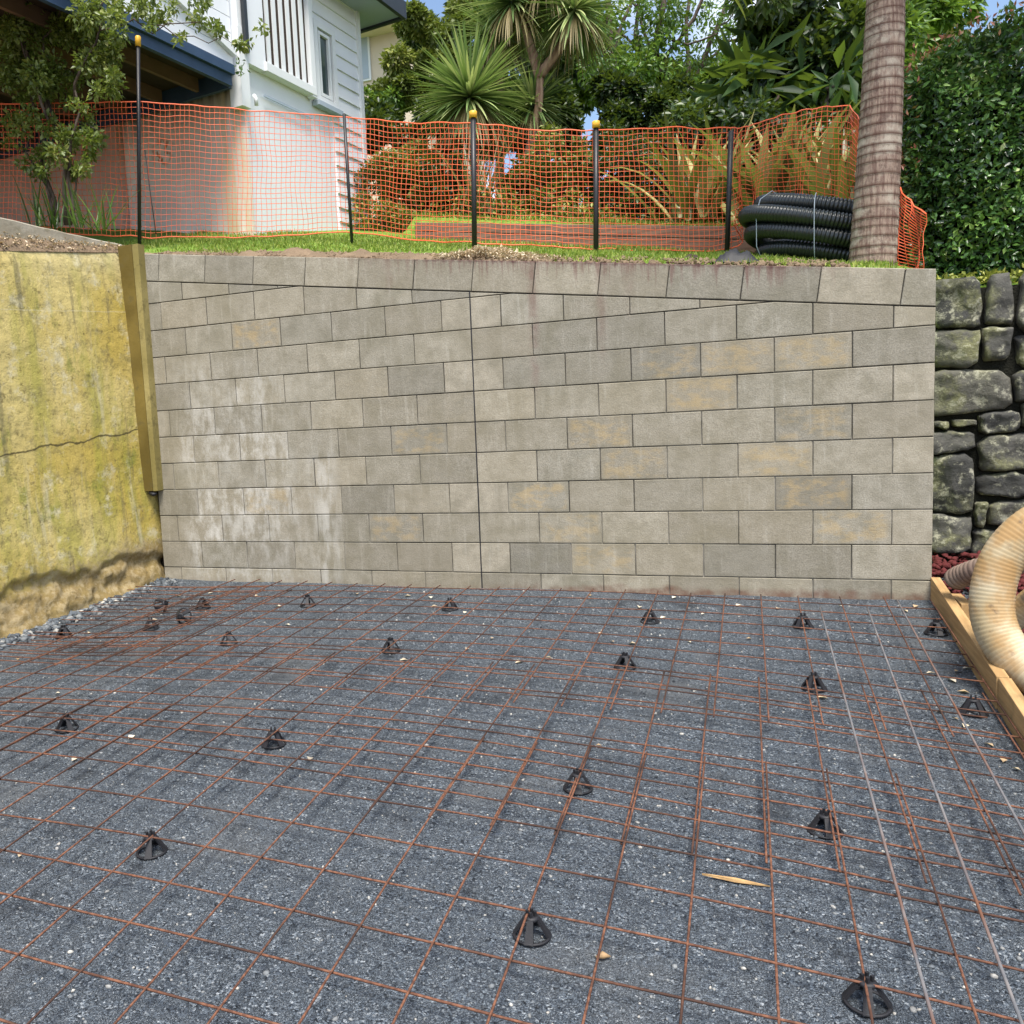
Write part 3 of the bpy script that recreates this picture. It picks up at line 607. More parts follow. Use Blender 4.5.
for (x, y), lab, rot in (((184, 616), 'black bar chair lying on its side in the left corner cluster', (1.35, 0, .2)), ((160, 606), 'black plastic bar chair tipped over at the back of the left corner cluster', (1.1, .5, 1.2))):
    q = pad(x, y, .05); r = proto.copy(); C.objects.link(r); r.location = q; r.rotation_euler = rot; r['label'] = lab
    for k in kids: c_ = k.copy(); C.objects.link(c_); c_.parent = r

# leaf litter on the gravel
lit = [(55, 694), (21, 855), (603, 633), (672, 575 + 22), (611, 641), (628, 643), (691, 642), (752, 639), (778, 608), (660, 617), (838, 606), (828, 698), (468, 648), (515, 663), (408, 660), (497, 597), (356, 593), (404, 595), (431, 597), (431, 606), (464, 613), (492, 638),
       (602, 746), (311, 757), (926, 673), (958, 670), (908, 613), (914, 608), (956, 682), (970, 693), (952, 718), (946, 712), (964, 727), (994, 747), (1003, 762), (1012, 768), (962, 668), (76, 756), (128, 738), (590, 596), (552, 659), (150, 620), (126, 593), (175, 596), (196, 594), (213, 592), (90, 632), (60, 620), (18, 660), (118, 601), (135, 610), (255, 596), (275, 607), (290, 625), (640, 605), (705, 613), (735, 606)]
for i, (x, y) in enumerate(lit):
    q = pad(x, y, .006); s = random.uniform(.018, .036); a = random.uniform(0, 6.28)
    pos = np.array([[0, 0, 0.]]); me = leaf_mesh('fallen_leaf', pos, np.array([[math.cos(a), math.sin(a), .15]]), np.array([[.2, .1, 1.]]), s * 1.4, s, np.array([random.random()]), .2)
    o = link('fallen_leaf', me, None, [MT['litter']]); o.location = (q.x, q.y, padz(q.x, q.y) + .006)
    tag(o, 'small pale fallen leaf lying on the dark gravel', 'leaf', 'pale leaves scattered on the gravel')
st = MB(); a, b = pad(702, 875, .008), pad(770, 887, .008); m_ = a.lerp(b, .5); w = Vector((-(b - a).y, (b - a).x, 0)).normalized() * .009
st.poly([a, m_ - w, b, m_ + w, a + Vector((0, 0, .006)), m_ - w * .7 + Vector((0, 0, .007)), b + Vector((0, 0, .004)), m_ + w * .7 + Vector((0, 0, .007))], [(0, 1, 2, 3), (4, 5, 6, 7), (0, 1, 5, 4), (1, 2, 6, 5), (2, 3, 7, 6), (3, 0, 4, 7)]); st.build('wood_sliver', MT['timber'])
tag(bpy.data.objects['wood_sliver'], 'thin pale wood sliver lying on the gravel at lower right', 'wood sliver')
q = pad(603, 957, .008); st = MB(); st.tube([q + Vector((-.018, -.006, 0)), q + Vector((0, 0, .006)), q + Vector((.018, .008, 0))], [.003, .010, .002], 8); o = st.build('fallen_leaf', MT['litter'], None, 'rnd'); tag(o, 'brownish curled leaf near the bottom edge right of the front bar chair', 'leaf')
# loose stones along the foot of the walls
def stones(name, n, fpos, smin, smax, mat, kind='stuff'):
    base = bmesh.new(); bmesh.ops.create_icosphere(base, subdivisions=1, radius=1); bv = np.array([v.co[:] for v in base.verts]); bf = np.array([[v.index for v in f.verts] for f in base.faces]); V = []; F = []; R = []
    for i in range(n):
        p = np.array(fpos()); s = rng.uniform(smin, smax) * np.array((1, rng.uniform(.6, 1), rng.uniform(.5, .9))); a = rng.uniform(0, 6.28); c_, s_ = math.cos(a), math.sin(a)
        q = bv * (1 + .28 * rng.normal(size=(len(bv), 1))) * s; q = q @ np.array(((c_, s_, 0), (-s_, c_, 0), (0, 0, 1))) + p; F.append(bf + len(V) * len(bv)); V.append(q); R += [rng.random()] * len(bv)
    return tag(link(name, npmesh(name, np.concatenate(V), np.concatenate(F), False, {'rnd': R}), None, [mat]), kind=kind)
def mat_peb():
    m = M('loose grey stones', .8, .3); c = m.ramp(m.attr('rnd'), [(0, (.035, .042, .05)), (.6, (.12, .14, .16)), (.9, (.25, .26, .26)), (1, (.55, .52, .46))]); m.col(m.mix(m.map(m.noise(80, 3), .3, .7, 0, .4), c, (.05, .05, .05))); return m.m
pm = mat_peb()
for nm_, n_, f_, a_, b_ in LATE: stones(nm_, n_, f_, a_, b_, MT['soil'])
def f1():
    y = rng.uniform(-3.5, -.02); x = lwX(y, fz(-2.6, y)) + abs(rng.normal()) * .10 + .02; return (x, y, fz(x, y) + .005)
stones('rubble', 1500, f1, .006, .026, pm)
def f2():
    x = rng.uniform(-2.55, 2.6); y = rng.uniform(-4.3, -.02); return (x, y, padz(x, y) + .001)
stones('pebbles', 16000, f2, .0022, .0058, pm)
stones('pebbles', 1600, f2, .005, .0095, pm)

# ------------------------------------------------------------------ timber edging, scoria bed, hoses
te = thing('timber_edging', 'pale pine edging board running from the block wall end towards the camera', 'edging', (2.6, -1, -.15))
def eb(y0, y1, x0, x1, x2, x3, dz, name):
    m = MB(); V = []
    for y, xa, xb in ((y0, x0, x1), (y1, x2, x3)):
        zt = fz(2.6, y) + dz; V += [(xa, y, zt - .17), (xb, y, zt - .17), (xb, y, zt), (xa, y, zt)]
    m.poly(V, [(0, 3, 2, 1), (4, 5, 6, 7), (0, 1, 5, 4), (1, 2, 6, 5), (2, 3, 7, 6), (3, 0, 4, 7)]); return m.build(name, MT['timber'], te, bevel=.003)
e0 = P(938, 590, 0)
eb(-.003, -1.45, 2.592, 2.637, 2.574, 2.619, .137, 'board')
eb(-1.452, -4.6, 2.580, 2.625, 2.53, 2.575, .134, 'board')
m = MB(); zt = fz(2.6, -.35) + .131; m.abox(2.640, 2.69, -.50, -.24, zt - .15, zt - .004); m.build('packer', MT['timber'], te, bevel=.002)
m = MB(); zt = fz(2.6, -1.6) + .131; m.abox(2.640, 2.69, -1.9, -1.62, zt - .15, zt - .02); m.build('packer', MT['timber'], te, bevel=.002)
def f3():
    x = rng.uniform(2.66, 4.6); y = rng.uniform(-2.6, .85); return (x, y, fz(x, y) + .02 + .06 * rng.random() * max(.2, min(1, (y + 1.6))))
stones('scoria', 5200, f3, .012, .034, MT['scoria'])
def hose(name, pts, r, mat, label, pitch=.017, amp=.016, n=20):
    pts = [Vector(p) for p in pts]; dense = []
    for i in range(len(pts) - 1):
        p0, p1, p2, p3 = pts[max(i - 1, 0)], pts[i], pts[i + 1], pts[min(i + 2, len(pts) - 1)]
        for k in range(40):
            t = k / 40; dense.append(.5 * ((2 * p1) + (-p0 + p2) * t + (2 * p0 - 5 * p1 + 4 * p2 - p3) * t * t + (-p0 + 3 * p1 - 3 * p2 + p3) * t ** 3))
    dense.append(pts[-1]); s = [0]
    for a, b in zip(dense, dense[1:]): s.append(s[-1] + (b - a).length)
    N = int(s[-1] / pitch * 4); out = []; j = 0
    for i in range(N + 1):
        d = s[-1] * i / N
        while j < len(s) - 2 and s[j + 1] < d: j += 1
        t = (d - s[j]) / max(1e-9, s[j + 1] - s[j]); out.append(dense[j].lerp(dense[j + 1], t))
    rs = [r * (1 - amp * (.5 - .5 * math.cos(i * PI / 2))) for i in range(N + 1)]
    m = MB(); m.tube(out, rs, n); o = m.build(name, mat, None, 'rnd'); v = []
    for i in range(N + 1): v += [.5 + .5 * math.cos(i * PI / 2)] * n
    o.data.attributes['rnd'].data.foreach_set('value', v); return tag(o, label, 'hose', 'flexible hoses heaped on the red scoria')
# loops: points given by where they are seen, each at its own depth
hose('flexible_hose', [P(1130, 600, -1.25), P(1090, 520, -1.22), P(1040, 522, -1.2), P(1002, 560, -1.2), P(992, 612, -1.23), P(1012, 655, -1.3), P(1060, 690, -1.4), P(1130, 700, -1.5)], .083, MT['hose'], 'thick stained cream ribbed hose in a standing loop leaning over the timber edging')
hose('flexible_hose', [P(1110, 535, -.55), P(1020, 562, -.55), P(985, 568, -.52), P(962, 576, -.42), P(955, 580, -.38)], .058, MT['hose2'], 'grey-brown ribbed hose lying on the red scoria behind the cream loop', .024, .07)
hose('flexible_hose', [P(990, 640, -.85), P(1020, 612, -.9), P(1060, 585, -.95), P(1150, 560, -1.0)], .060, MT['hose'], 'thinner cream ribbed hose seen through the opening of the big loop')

# ------------------------------------------------------------------ dry basalt wall on the right
sw = thing('stone_wall', 'dark basalt boulder wall with mossy faces beyond the right end of the block wall', 'stone wall', (3.3, .9, 0))
def cp(x, y): return (640 + x / 2.667, 240 + y / 2.667)
ST = [((803, 118), (915, 232)), ((920, 108), (1004, 226)), ((1009, 104), (1110, 245)), ((797, 240), (912, 343)), ((916, 229), (1001, 314)), ((1005, 250), (1110, 337)), ((798, 345), (996, 472)), ((1000, 342), (1120, 425)), ((786, 474), (830, 510)), ((833, 476), (903, 503)), ((906, 442), (1018, 526)),
      ((785, 506), (905, 582)), ((903, 512), (1062, 626)), ((783, 560), (896, 732)), ((899, 612), (1032, 697)), ((932, 682), (1060, 762)), ((788, 735), (890, 822)), ((893, 702), (930, 770)), ((890, 772), (965, 835)), ((1022, 428), (1130, 508)), ((1066, 510), (1190, 620)), ((1035, 622), (1160, 700)), ((1062, 702), (1190, 790)), ((968, 765), (1060, 850)), ((1112, 108), (1230, 230)), ((1115, 235), (1240, 340)), ((1122, 345), (1250, 440)), ((1134, 445), (1260, 540))]
sm = MB()
def boulder(cx, cz, w, h, Y, dep, seed, tone):
    nu, nv = 32, 22; V = []; e = .55
    for i in range(nv + 1):
        ph = PI * i / nv - PI / 2
        for j in range(nu):
            t = 2 * PI * j / nu; sg = lambda a, q: math.copysign(abs(a) ** q, a)
            x = sg(math.cos(ph), .22) * sg(math.cos(t), .42); y = sg(math.cos(ph), .28) * sg(math.sin(t), .42); z = sg(math.sin(ph), .6)
            q = Vector((x * w * 1.03, z * .0 + y * h * 1.03, z * dep)); nn = noise.noise(Vector((x * 1.1 + seed * 3.1, y * 1.1, z * .6 + seed))) * .20 + noise.noise(Vector((x * 2.6 + seed, y * 2.6, z * 2))) * .09 + (noise.voronoi(Vector((x * 1.3 + seed * 7, y * 1.3, z * 1.5)))[0][0] - .35) * .22
            V.append((cx + q.x * (1 + nn), Y - q.z * (1 + nn), cz + q.y * (1 + nn)))
    F = [(i * nu + j, i * nu + (j + 1) % nu, (i + 1) * nu + (j + 1) % nu, (i + 1) * nu + j) for i in range(nv) for j in range(nu)]
    sm.poly(V, F, tone, True)
seeds = []
for a, b in ST:
    p, q = P(*cp(*a), .80), P(*cp(*b), .80); seeds.append(((p.x + q.x) / 2, (p.z + q.z) / 2, abs(q.x - p.x) / 2 * 1.05, abs(p.z - q.z) / 2 * 1.05))
xr = max(v[0] + v[2] for v in seeds) - .05
for i in range(7):
    for k in range(6): seeds.append((xr + .19 + i * .36 + random.uniform(-.05, .05), .05 + k * .30 + random.uniform(-.05, .05) + (.1 if i % 2 else 0), .17, .15))
for i, (sx, sz, hw, hh) in enumerate(seeds):
    poly = [(sx - hw * 1.35, max(-.25, sz - hh * 1.35)), (sx + hw * 1.35, max(-.25, sz - hh * 1.35)), (sx + hw * 1.35, min(1.735, sz + hh * 1.35)), (sx - hw * 1.35, min(1.735, sz + hh * 1.35))]
    for k, (tx, tz, tw, th2) in enumerate(seeds):
        if k == i or abs(tx - sx) > .9 or abs(tz - sz) > .9: continue
        dx_, dz_ = tx - sx, tz - sz; ax_ = abs(dx_) - (hw + tw); az_ = abs(dz_) - (hh + th2)
        # cut along the side on which the two outlines are farthest apart, tilted a little
        if ax_ > az_:
            mx_ = sx + math.copysign(hw, dx_) + (ax_ / 2) * math.copysign(1, dx_); a_, b_ = -math.copysign(1, dx_), -.09 * (1 if (i + k) % 2 else -1) * math.copysign(1, dx_); c_ = -(a_ * mx_ + b_ * (sz + tz) / 2)
        else:
            mz_ = sz + math.copysign(hh, dz_) + (az_ / 2) * math.copysign(1, dz_); a_, b_ = -.09 * (1 if (i + k) % 2 else -1) * math.copysign(1, dz_), -math.copysign(1, dz_); c_ = -(a_ * (sx + tx) / 2 + b_ * mz_)
        if abs(dx_) > 2.2 * (hw + tw) or abs(dz_) > 2.2 * (hh + th2): continue
        if max(ax_, az_) < .12 and min(ax_, az_) < 0: poly = clip(poly, a_, b_, c_) or poly
    poly = inset(poly, .0055)
    if not poly or len(poly) < 3: continue
    # chamfer corners, resample outline
    n_ = len(poly); pts = []
    for k in range(n_):
        p, q, r_ = poly[k - 1], poly[k], poly[(k + 1) % n_]; u1 = random.uniform(.08, .19); u2 = random.uniform(.08, .19)
        pts += [(q[0] + (p[0] - q[0]) * u1, q[1] + (p[1] - q[1]) * u1), (q[0] + (r_[0] - q[0]) * u2, q[1] + (r_[1] - q[1]) * u2)]
    out = []
    for k in range(len(pts)):
        p, q = pts[k], pts[(k + 1) % len(pts)]
        for m__ in range(6): out.append((p[0] + (q[0] - p[0]) * m__ / 6, p[1] + (q[1] - p[1]) * m__ / 6))
    cx_ = sum(p[0] for p in out) / len(out); cz_ = sum(p[1] for p in out) / len(out); NO = len(out); tlt = (random.uniform(-.18, .18), random.uniform(-.18, .18)); V = []; rings = [1.0, 1.0, .95, .86, .74, .6, .45, .3, .15, .03]
    for ri, sc_r in enumerate(rings):
        for (px_, pz_) in out:
            x = cx_ + (px_ - cx_) * sc_r; z = cz_ + (pz_ - cz_) * sc_r; j_ = noise.noise(Vector((x * 14, z * 14, i))) * .012; dpt_ = 0 if ri == 0 else (.045 if ri == 1 else .075 if ri == 2 else .088 if ri == 3 else .092)
            fac = 0 if ri < 2 else (noise.voronoi(Vector((x * 7 + i, z * 7, i * 1.7)))[0][0] - .3) * .05 + noise.noise(Vector((x * 22, z * 22, i))) * .008
            V.append((x + j_, .90 - dpt_ - fac + (tlt[0] * (x - cx_) + tlt[1] * (z - cz_)) * (0 if ri == 0 else 1), z + j_))
    F = [(k * NO + q, k * NO + (q + 1) % NO, (k + 1) * NO + (q + 1) % NO, (k + 1) * NO + q) for k in range(len(rings) - 1) for q in range(NO)]; F.append(tuple(range((len(rings) - 1) * NO, len(rings) * NO)))
    sm.poly(V, F, random.random(), True)
sm.build('stones', MT['stone'], sw, 'rnd')
m = MB(); m.abox(2.45, 7.5, .868, 1.05, -.4, 1.66); m.build('packing', simple('dark earth between stones', (.02, .02, .015), .95, .5, 15, .8, .1, 0, .02), sw)
n = 900; gp = np.column_stack([rng.uniform(2.62, 4.5, n), rng.uniform(.86, 1.2, n), np.full(n, 1.70)]); gp[:, 2] += rng.random(n) * .05
tag(link('ground_cover', leaf_mesh('ground_cover', gp, rng.normal(size=(n, 3)) + np.array((0, -.3, .6)), rng.normal(size=(n, 3)) * .4 + np.array((0, 0, 1)), .045, .022, .6 + .4 * rng.random(n)), None, [MT['creeper']]), kind='stuff')

# ------------------------------------------------------------------ barrier net and posts
NP = [(-60, 104, 224, .5), (0, 104, 230, .62), (70, 103, 234, .74), (138, 102, 237, .86), (200, 106, 237, 1.15), (262, 111, 237, 1.42), (345, 117, 232, 1.65), (410, 123, 240, 1.6), (474, 123, 243, 1.5), (535, 130, 246, 1.75), (596, 130, 249, 1.9), (665, 128, 250, 2.2), (729, 128, 249, 2.5),
      (740, 128, 226, 2.62), (752, 125, 220, 2.52), (787, 114, 216, 2.75), (820, 108, 222, 2.85), (846, 106, 232, 2.9), (858, 117, 240, 2.5), (874, 142, 250, 1.95), (890, 172, 262, 1.55), (906, 197, 270, 1.35), (926, 214, 272, 1.25)]
tops = [P(a, b, d) for a, b, c_, d in NP]; bots = [P(a + (3 if i < 12 else 0), c_, d) for i, (a, b, c_, d) in enumerate(NP)]
def catm(pts, s):
    i = min(int(s), len(pts) - 2); t = s - i; p0, p1, p2, p3 = pts[max(i - 1, 0)], pts[i], pts[i + 1], pts[min(i + 2, len(pts) - 1)]
    return .5 * ((2 * p1) + (-p0 + p2) * t + (2 * p0 - 5 * p1 + 4 * p2 - p3) * t * t + (-p0 + 3 * p1 - 3 * p2 + p3) * t ** 3)
# resample by arc length
S = [0.0]; ss = np.linspace(0, len(NP) - 1, 900); lastp = None; acc = []
for s in ss:
    q = (catm(tops, s) + catm(bots, s)) / 2
    acc.append(0 if lastp is None else acc[-1] + (q - lastp).length); lastp = q
cell = .043; nc = int(acc[-1] / cell); sc = np.interp(np.linspace(0, acc[-1], nc + 1), acc, ss); rows = 23
G = []
for i, s in enumerate(sc):
    a, b = catm(tops, s), catm(bots, s); col = []
    for j in range(rows + 1):
        t = j / rows; q = a.lerp(b, t); w = noise.noise(Vector((s * 1.6, t * 1.6, 3))) * .05 + noise.noise(Vector((s * 5, t * 3, 9))) * .016
        wr = 1.0 if 0 < j < rows else .6
        fold = .09 * math.sin(s * 5 + t * 2.5) * (1 if s > 12.2 else 0.0) * t
        q = q + Vector((noise.noise(Vector((s * 4, t * 4, 20))) * .014 + fold * .5, (w * wr + fold), noise.noise(Vector((s * 3, t * 5, 30))) * .014)); col.append(q)
    G.append(col)
nv = MB(); V = []; F = []
def ribbon(path, w, t_, side_of):
    global V, F
    b = len(V)
    for i, p in enumerate(path):
        d = (path[min(i + 1, len(path) - 1)] - path[max(i - 1, 0)]); d.normalize(); nrm = Vector((0.2, -1, 0)).normalized(); sd = d.cross(nrm).normalized(); nn = sd.cross(d).normalized()
        V += [p - sd * w / 2 - nn * t_ / 2, p + sd * w / 2 - nn * t_ / 2, p + sd * w / 2 + nn * t_ / 2, p - sd * w / 2 + nn * t_ / 2]
    for i in range(len(path) - 1):
        for k in range(4): F.append((b + i * 4 + k, b + i * 4 + (k + 1) % 4, b + i * 4 + 4 + (k + 1) % 4, b + i * 4 + 4 + k))
for j in range(rows + 1): ribbon([G[i][j] for i in range(nc + 1)], .0048 if 0 < j < rows else .010, .002, 0)
for i in range(nc + 1): ribbon(G[i], .0036, .002, 1)
o = link('barrier_net', npmesh('barrier_net', [tuple(v) for v in V], F), None, [MT['net']])
tag(o, 'long orange plastic barrier net strung between black posts along the lawn edge', 'barrier net')
def post(label, x, yb, xt, yt, Y, r=.017, cap=True, lean=0, sink=.12):
    b, t_ = P(x, yb, Y), P(xt, yt, Y); t = thing('fence_post', label, 'post', b, 0, 'black posts holding up the orange net'); m = MB(); d = (t_ - b)
    m.tube([b - d.normalized() * sink, b + d * (.955 if cap else 1)], r, 10); m.build('shaft', MT['post'], t)
    if cap:
        m = MB(); m.tube([b + d * .95, b + d * .952, b + d * .995, b + d], [r * 1.1, r * 1.5, r * 1.5, r * 1.1], 12); m.build('cap', MT['yellow'], t)
post('tall black post with yellow cap standing under the blue deck', 139.5, 238, 138, 36, .84, .016)
post('short black post without cap against the white house corner boards', 351.5, 235, 344, 114, 1.62, .014, False)
post('black post with yellow cap in front of the small cabbage tree', 474.5, 246, 473, 111, 1.46, .021)
post('black post with yellow cap right of the cabbage tree trunk', 596, 261, 596, 121, 1.86, .021)
post('capless black post beside the black pipe coil', 727, 252, 731, 131, 2.46, .021, False)
m = MB(); m.tube([P(145, 150, .83), P(150, 190, .83), P(156, 234, .83)], .004, 6); o = m.build('stay_wire', MT['post']); tag(o, 'thin slanting wire beside the tall capped post', 'wire')

# ------------------------------------------------------------------ retaining sleepers behind the net
sl = thing('sleeper_edging', 'low brown sleeper retaining edge of a raised garden bed behind the net', 'garden edging', (0, 3, 2.6))
for r_ in range(2):
    a, b = P(415, 240, 2.98), P(770, 254, 2.98); a2, b2 = P(415, 222, 2.98), P(770, 226, 2.98); h0, h1 = r_ / 2, (r_ + 1) / 2 - .02
    p = [a.lerp(a2, h0), b.lerp(b2, h0), b.lerp(b2, h1), a.lerp(a2, h1)]; sh = Vector((0, .06, 0)); m = MB()
    m.poly(p + [q + sh for q in p], [(0, 1, 2, 3), (4, 7, 6, 5), (0, 4, 5, 1), (1, 5, 6, 2), (2, 6, 7, 3), (3, 7, 4, 0)]); m.build('sleeper', MT['sleeper'], sl, bevel=.006)

# ------------------------------------------------------------------ drainage pipe coil, black sheet
pc = thing('pipe_coil', 'coil of black corrugated drainage pipe stacked against the palm trunk', 'pipe coil', P(803, 262, 1.5))
c0 = P(822, 256, 2.0); c0.z = lz(c0.x, 1.75) + .04
loops = [(c0 + Vector((.04, .03, .0)), .45), (c0 + Vector((.01, 0, .115)), .50), (c0 + Vector((-.03, -.02, .235)), .50), (c0 + Vector((.02, .04, .335)), .44)]
def ring(c, R, r, ph, tilt):
    pts = []; N = int(2 * PI * R / .0060)
    for i in range(N + 1):
        t = 2 * PI * i / N + ph; pts.append(c + Vector((R * math.cos(t), R * math.sin(t) * .95, tilt * math.cos(t) * R + .012 * math.sin(2 * t + ph))))
    rs = [r * (1 - .17 * (.5 - .5 * math.cos(i * PI / 2.0))) for i in range(N + 1)]; return pts, rs
for i, (c_, R) in enumerate(loops):
    pts, rs = ring(c_, R, .063, i, -.24 - .03 * i); m = MB(); m.tube(pts, rs, 14); m.build('pipe_loop', MT['pipe'], pc)
pts = [P(780, 214, 2.15), P(800, 208, 2.1), P(830, 209, 2.1), P(856, 213, 2.1)]; N = 120; q = []
for i in range(N): q.append(catm(pts, i / (N - 1) * 3 * .9999))
m = MB(); m.tube(q, [.048 * (1 - .13 * (.5 - .5 * math.cos(i * PI / 2))) for i in range(N)], 14); m.build('pipe_end', MT['pipe'], pc)
for a in (3.75, 4.55):
    m = MB(); e = []
    for (dR, z) in ((-.08, -.06), (.05, -.08), (.085, .0), (.085, .12), (.085, .24), (.05, .34), (-.05, .40), (-.14, .34), (-.14, 0)): e.append(c0 + Vector(((.48 + dR) * math.cos(a), (.48 + dR) * math.sin(a), z - .28 * math.cos(a) * .5)))
    m.tube(e + [e[0]], .003, 6); m.build('tie', MT['eave'], pc)
def heap(name, x0, x1, ytop, yb, Y, mat, label, cat):
    a, b = P(x0, yb, Y), P(x1, yb, Y); top = P((x0 + x1) / 2 + 4, ytop, Y); V = []; nx, ny = 34, 14
    for j in range(ny):
        for i in range(nx):
            s = i / (nx - 1); t = j / (ny - 1); w = math.sin(PI * s) ** .8 * math.sin(PI * min(1, t * 1.0)) ** .7; q = a.lerp(b, s) + Vector((0, (t - .5) * .30, 0))
            q.z += w * (top.z - a.z) * (1 + .35 * noise.noise(Vector((s * 6, t * 3, 2)))) + .02 * noise.noise(Vector((s * 15, t * 8, 5))) * w - .01; V.append(q)
    F = [(j * nx + i, j * nx + i + 1, (j + 1) * nx + i + 1, (j + 1) * nx + i) for j in range(ny - 1) for i in range(nx - 1)]
    return tag(link(name, npmesh(name, V, F, True), None, [mat]), label, cat)
heap('plastic_sheet', 712, 762, 245, 264, .55, MT['black'], 'crumpled black plastic sheet in front of the pipe coil on the wall top', 'sheet')
heap('dark_clod', 683, 702, 252, 260, 1.0, MT['dark'], 'small dark clod on the lawn left of the black sheet', 'clod')

# ------------------------------------------------------------------ palm
pt_ = thing('palm_tree', 'ringed palm trunk rising out of the picture behind the pipe coil', 'palm', P(868, 262, 1.3))
base = P(871, 285, 1.3); topP = P(888, -230, 1.3); m = MB(); pts = []; rs = []; at = []; N = 420; H = (topP - base).length; zc = 0; nextring = 0; 
for i in range(N + 1):
    t = i / N; q = base.lerp(topP, t); q.x += .03 * math.sin(t * 3); pts.append(q); d = t * H; phs = (d / .062 + 1.1 * noise.noise(Vector((d * 1.7, 3, 0))) + .35 * noise.noise(Vector((d * 6, 9, 0)))) % 1.0
    wv = noise.noise(Vector((0, 0, d * 3))) * .004; rs.append((.152 - .052 * min(1, t * 1.15) ** .85) * (1 - .035 * phs) + wv); at.append(phs)
m.tube(pts, rs, 28); o = m.build('trunk', MT['palm'], pt_, 'rnd'); v = []
for a in at: v += [a] * 28
o.data.attributes['rnd'].data.foreach_set('value', v)
sp = []; fronds = MB()
ctr = P(890, -215, 1.3)
for k in range(15):
    a = k / 15 * 2 * PI + .2; d = np.array((math.cos(a), math.sin(a), .9 - (k % 3) * .35)); p = np.array(ctr); seg = []; dd = d / np.linalg.norm(d)
    for i in range(16): seg.append(p.copy()); p = p + dd * .115; dd = dd + np.array((0, 0, -.095)); dd /= np.linalg.norm(dd)
    fronds.tube(seg, list(np.linspace(.022, .005, 16)), 5)
    for i in range(2, 16):
        tdir = seg[i] - seg[i - 1]; sd = np.cross(tdir, (0, 0, 1)); sd /= np.linalg.norm(sd) + 1e-6
        for s_ in (-1, 1):
            for q in (0, .5):
                sp.append((seg[i - 1] + tdir * q, s_ * sd + tdir * 4 + np.array((0, 0, -.25)), .5 * (1 - abs(i - 8) / 14), .03, 1.1, rng.random()))
fronds.build('frond_ribs', MT['palmleaf'], pt_, 'rnd'); strap_set('fronds', sp, MT['palmleaf'], pt_, 4)

# ------------------------------------------------------------------ clipped hedge on the right
hd = thing('hedge', 'tall clipped glossy green hedge with reddish new shoots above the basalt wall', 'hedge', P(960, 280, 1.9))
hx0 = P(907, 200, 1.6).x
def hz_top(x): return 3.33 + .20 * min(1.5, (x - hx0))
def hp_(n):
    u = rng.random(n); pos = np.zeros((n, 3)); nr = np.zeros((n, 3)); f = rng.random(n)
    for i in range(n):
        if f[i] < .62: x = hx0 + rng.random() * 3.4; z = 1.55 + rng.random() * (hz_top(x) - 1.55); y = 1.55; nn = (0, -1, .15)
        elif f[i] < .78: x = hx0; y = 1.55 + rng.random() * 1.3; z = 1.55 + rng.random() * (hz_top(x) - 1.55); nn = (-1, 0, .15)
        else: x = hx0 + rng.random() * 3.4; y = 1.55 + rng.random() * 1.3; z = hz_top(x); nn = (0, -.2, 1)
        b = noise.noise(Vector((x * 2.2, y * 2.2, z * 2.2))) * .11 + noise.noise(Vector((x * 6, y * 6, z * 6))) * .07
        # round the shoulders
        e = max(0, (z - (hz_top(x) - .35)) / .35) ** 2 * .18; e2 = max(0, 1 - (x - hx0) / .3) ** 2 * .14; dp = rng.random() ** 2 * .14
        pos[i] = (x + nn[0] * (b - dp) + (e if f[i] >= .62 and f[i] < .78 else 0), y + nn[1] * (b - dp) + (e + e2 if f[i] < .62 else 0), z + (nn[2] if f[i] >= .78 else 0) * (b - dp) - (e2 if f[i] >= .78 else 0)); nr[i] = nn
    return pos, nr
n = 52000; pos, nr = hp_(n); d = unit(nr * .6 + rng.normal(size=(n, 3)) * .7 + np.array((0, 0, -.15))); nn = unit(nr + rng.normal(size=(n, 3)) * .55 + np.array((0, 0, .3)))
big = np.array([noise.noise(Vector(q) * 3.0) for q in pos]); rn = np.clip(rng.random(n) * .75 + big * .35 + (rng.random(n) < .06) * .35, 0, 1); Lh = rng.uniform(.038, .068, n)
link('foliage', leaf_mesh('foliage', pos, d, nn, Lh, Lh * .5, rn), hd, [MT['hedge']])
n = 1500; x = hx0 + rng.random(n) * 2.6 + .02; y = 1.5 + rng.random(n) * 1.1; z = np.array([hz_top(a) for a in x]) + rng.normal(size=n) * .045 + .03 - np.maximum(0, (.3 - (x - hx0))) * .3
k = rng.random(n) < .16; x[k] = hx0 - .05 + rng.random(k.sum()) * .1; z[k] = 2.5 + rng.random(k.sum()) * .8
link('new_shoots', leaf_mesh('new_shoots', np.column_stack([x, y, z]), rng.normal(size=(n, 3)) * .6 + np.array((0, 0, .8)), rng.normal(size=(n, 3)), .045, .018, rng.random(n)), hd, [MT['hedgered']])
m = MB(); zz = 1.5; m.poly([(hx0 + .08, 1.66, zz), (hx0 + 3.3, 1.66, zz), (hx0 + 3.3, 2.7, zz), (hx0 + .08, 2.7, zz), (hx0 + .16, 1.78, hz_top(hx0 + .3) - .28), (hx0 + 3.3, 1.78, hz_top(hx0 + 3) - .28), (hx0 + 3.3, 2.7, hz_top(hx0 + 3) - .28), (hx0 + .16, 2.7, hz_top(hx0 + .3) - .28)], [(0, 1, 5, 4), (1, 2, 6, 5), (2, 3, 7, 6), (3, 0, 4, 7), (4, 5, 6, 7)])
m.build('dark_core', simple('dark hedge core', (.012, .014, .008), .95, .5, 9, .8, .1, 0, .03), hd)  # solid dark box added inside the hedge to block light between leaves

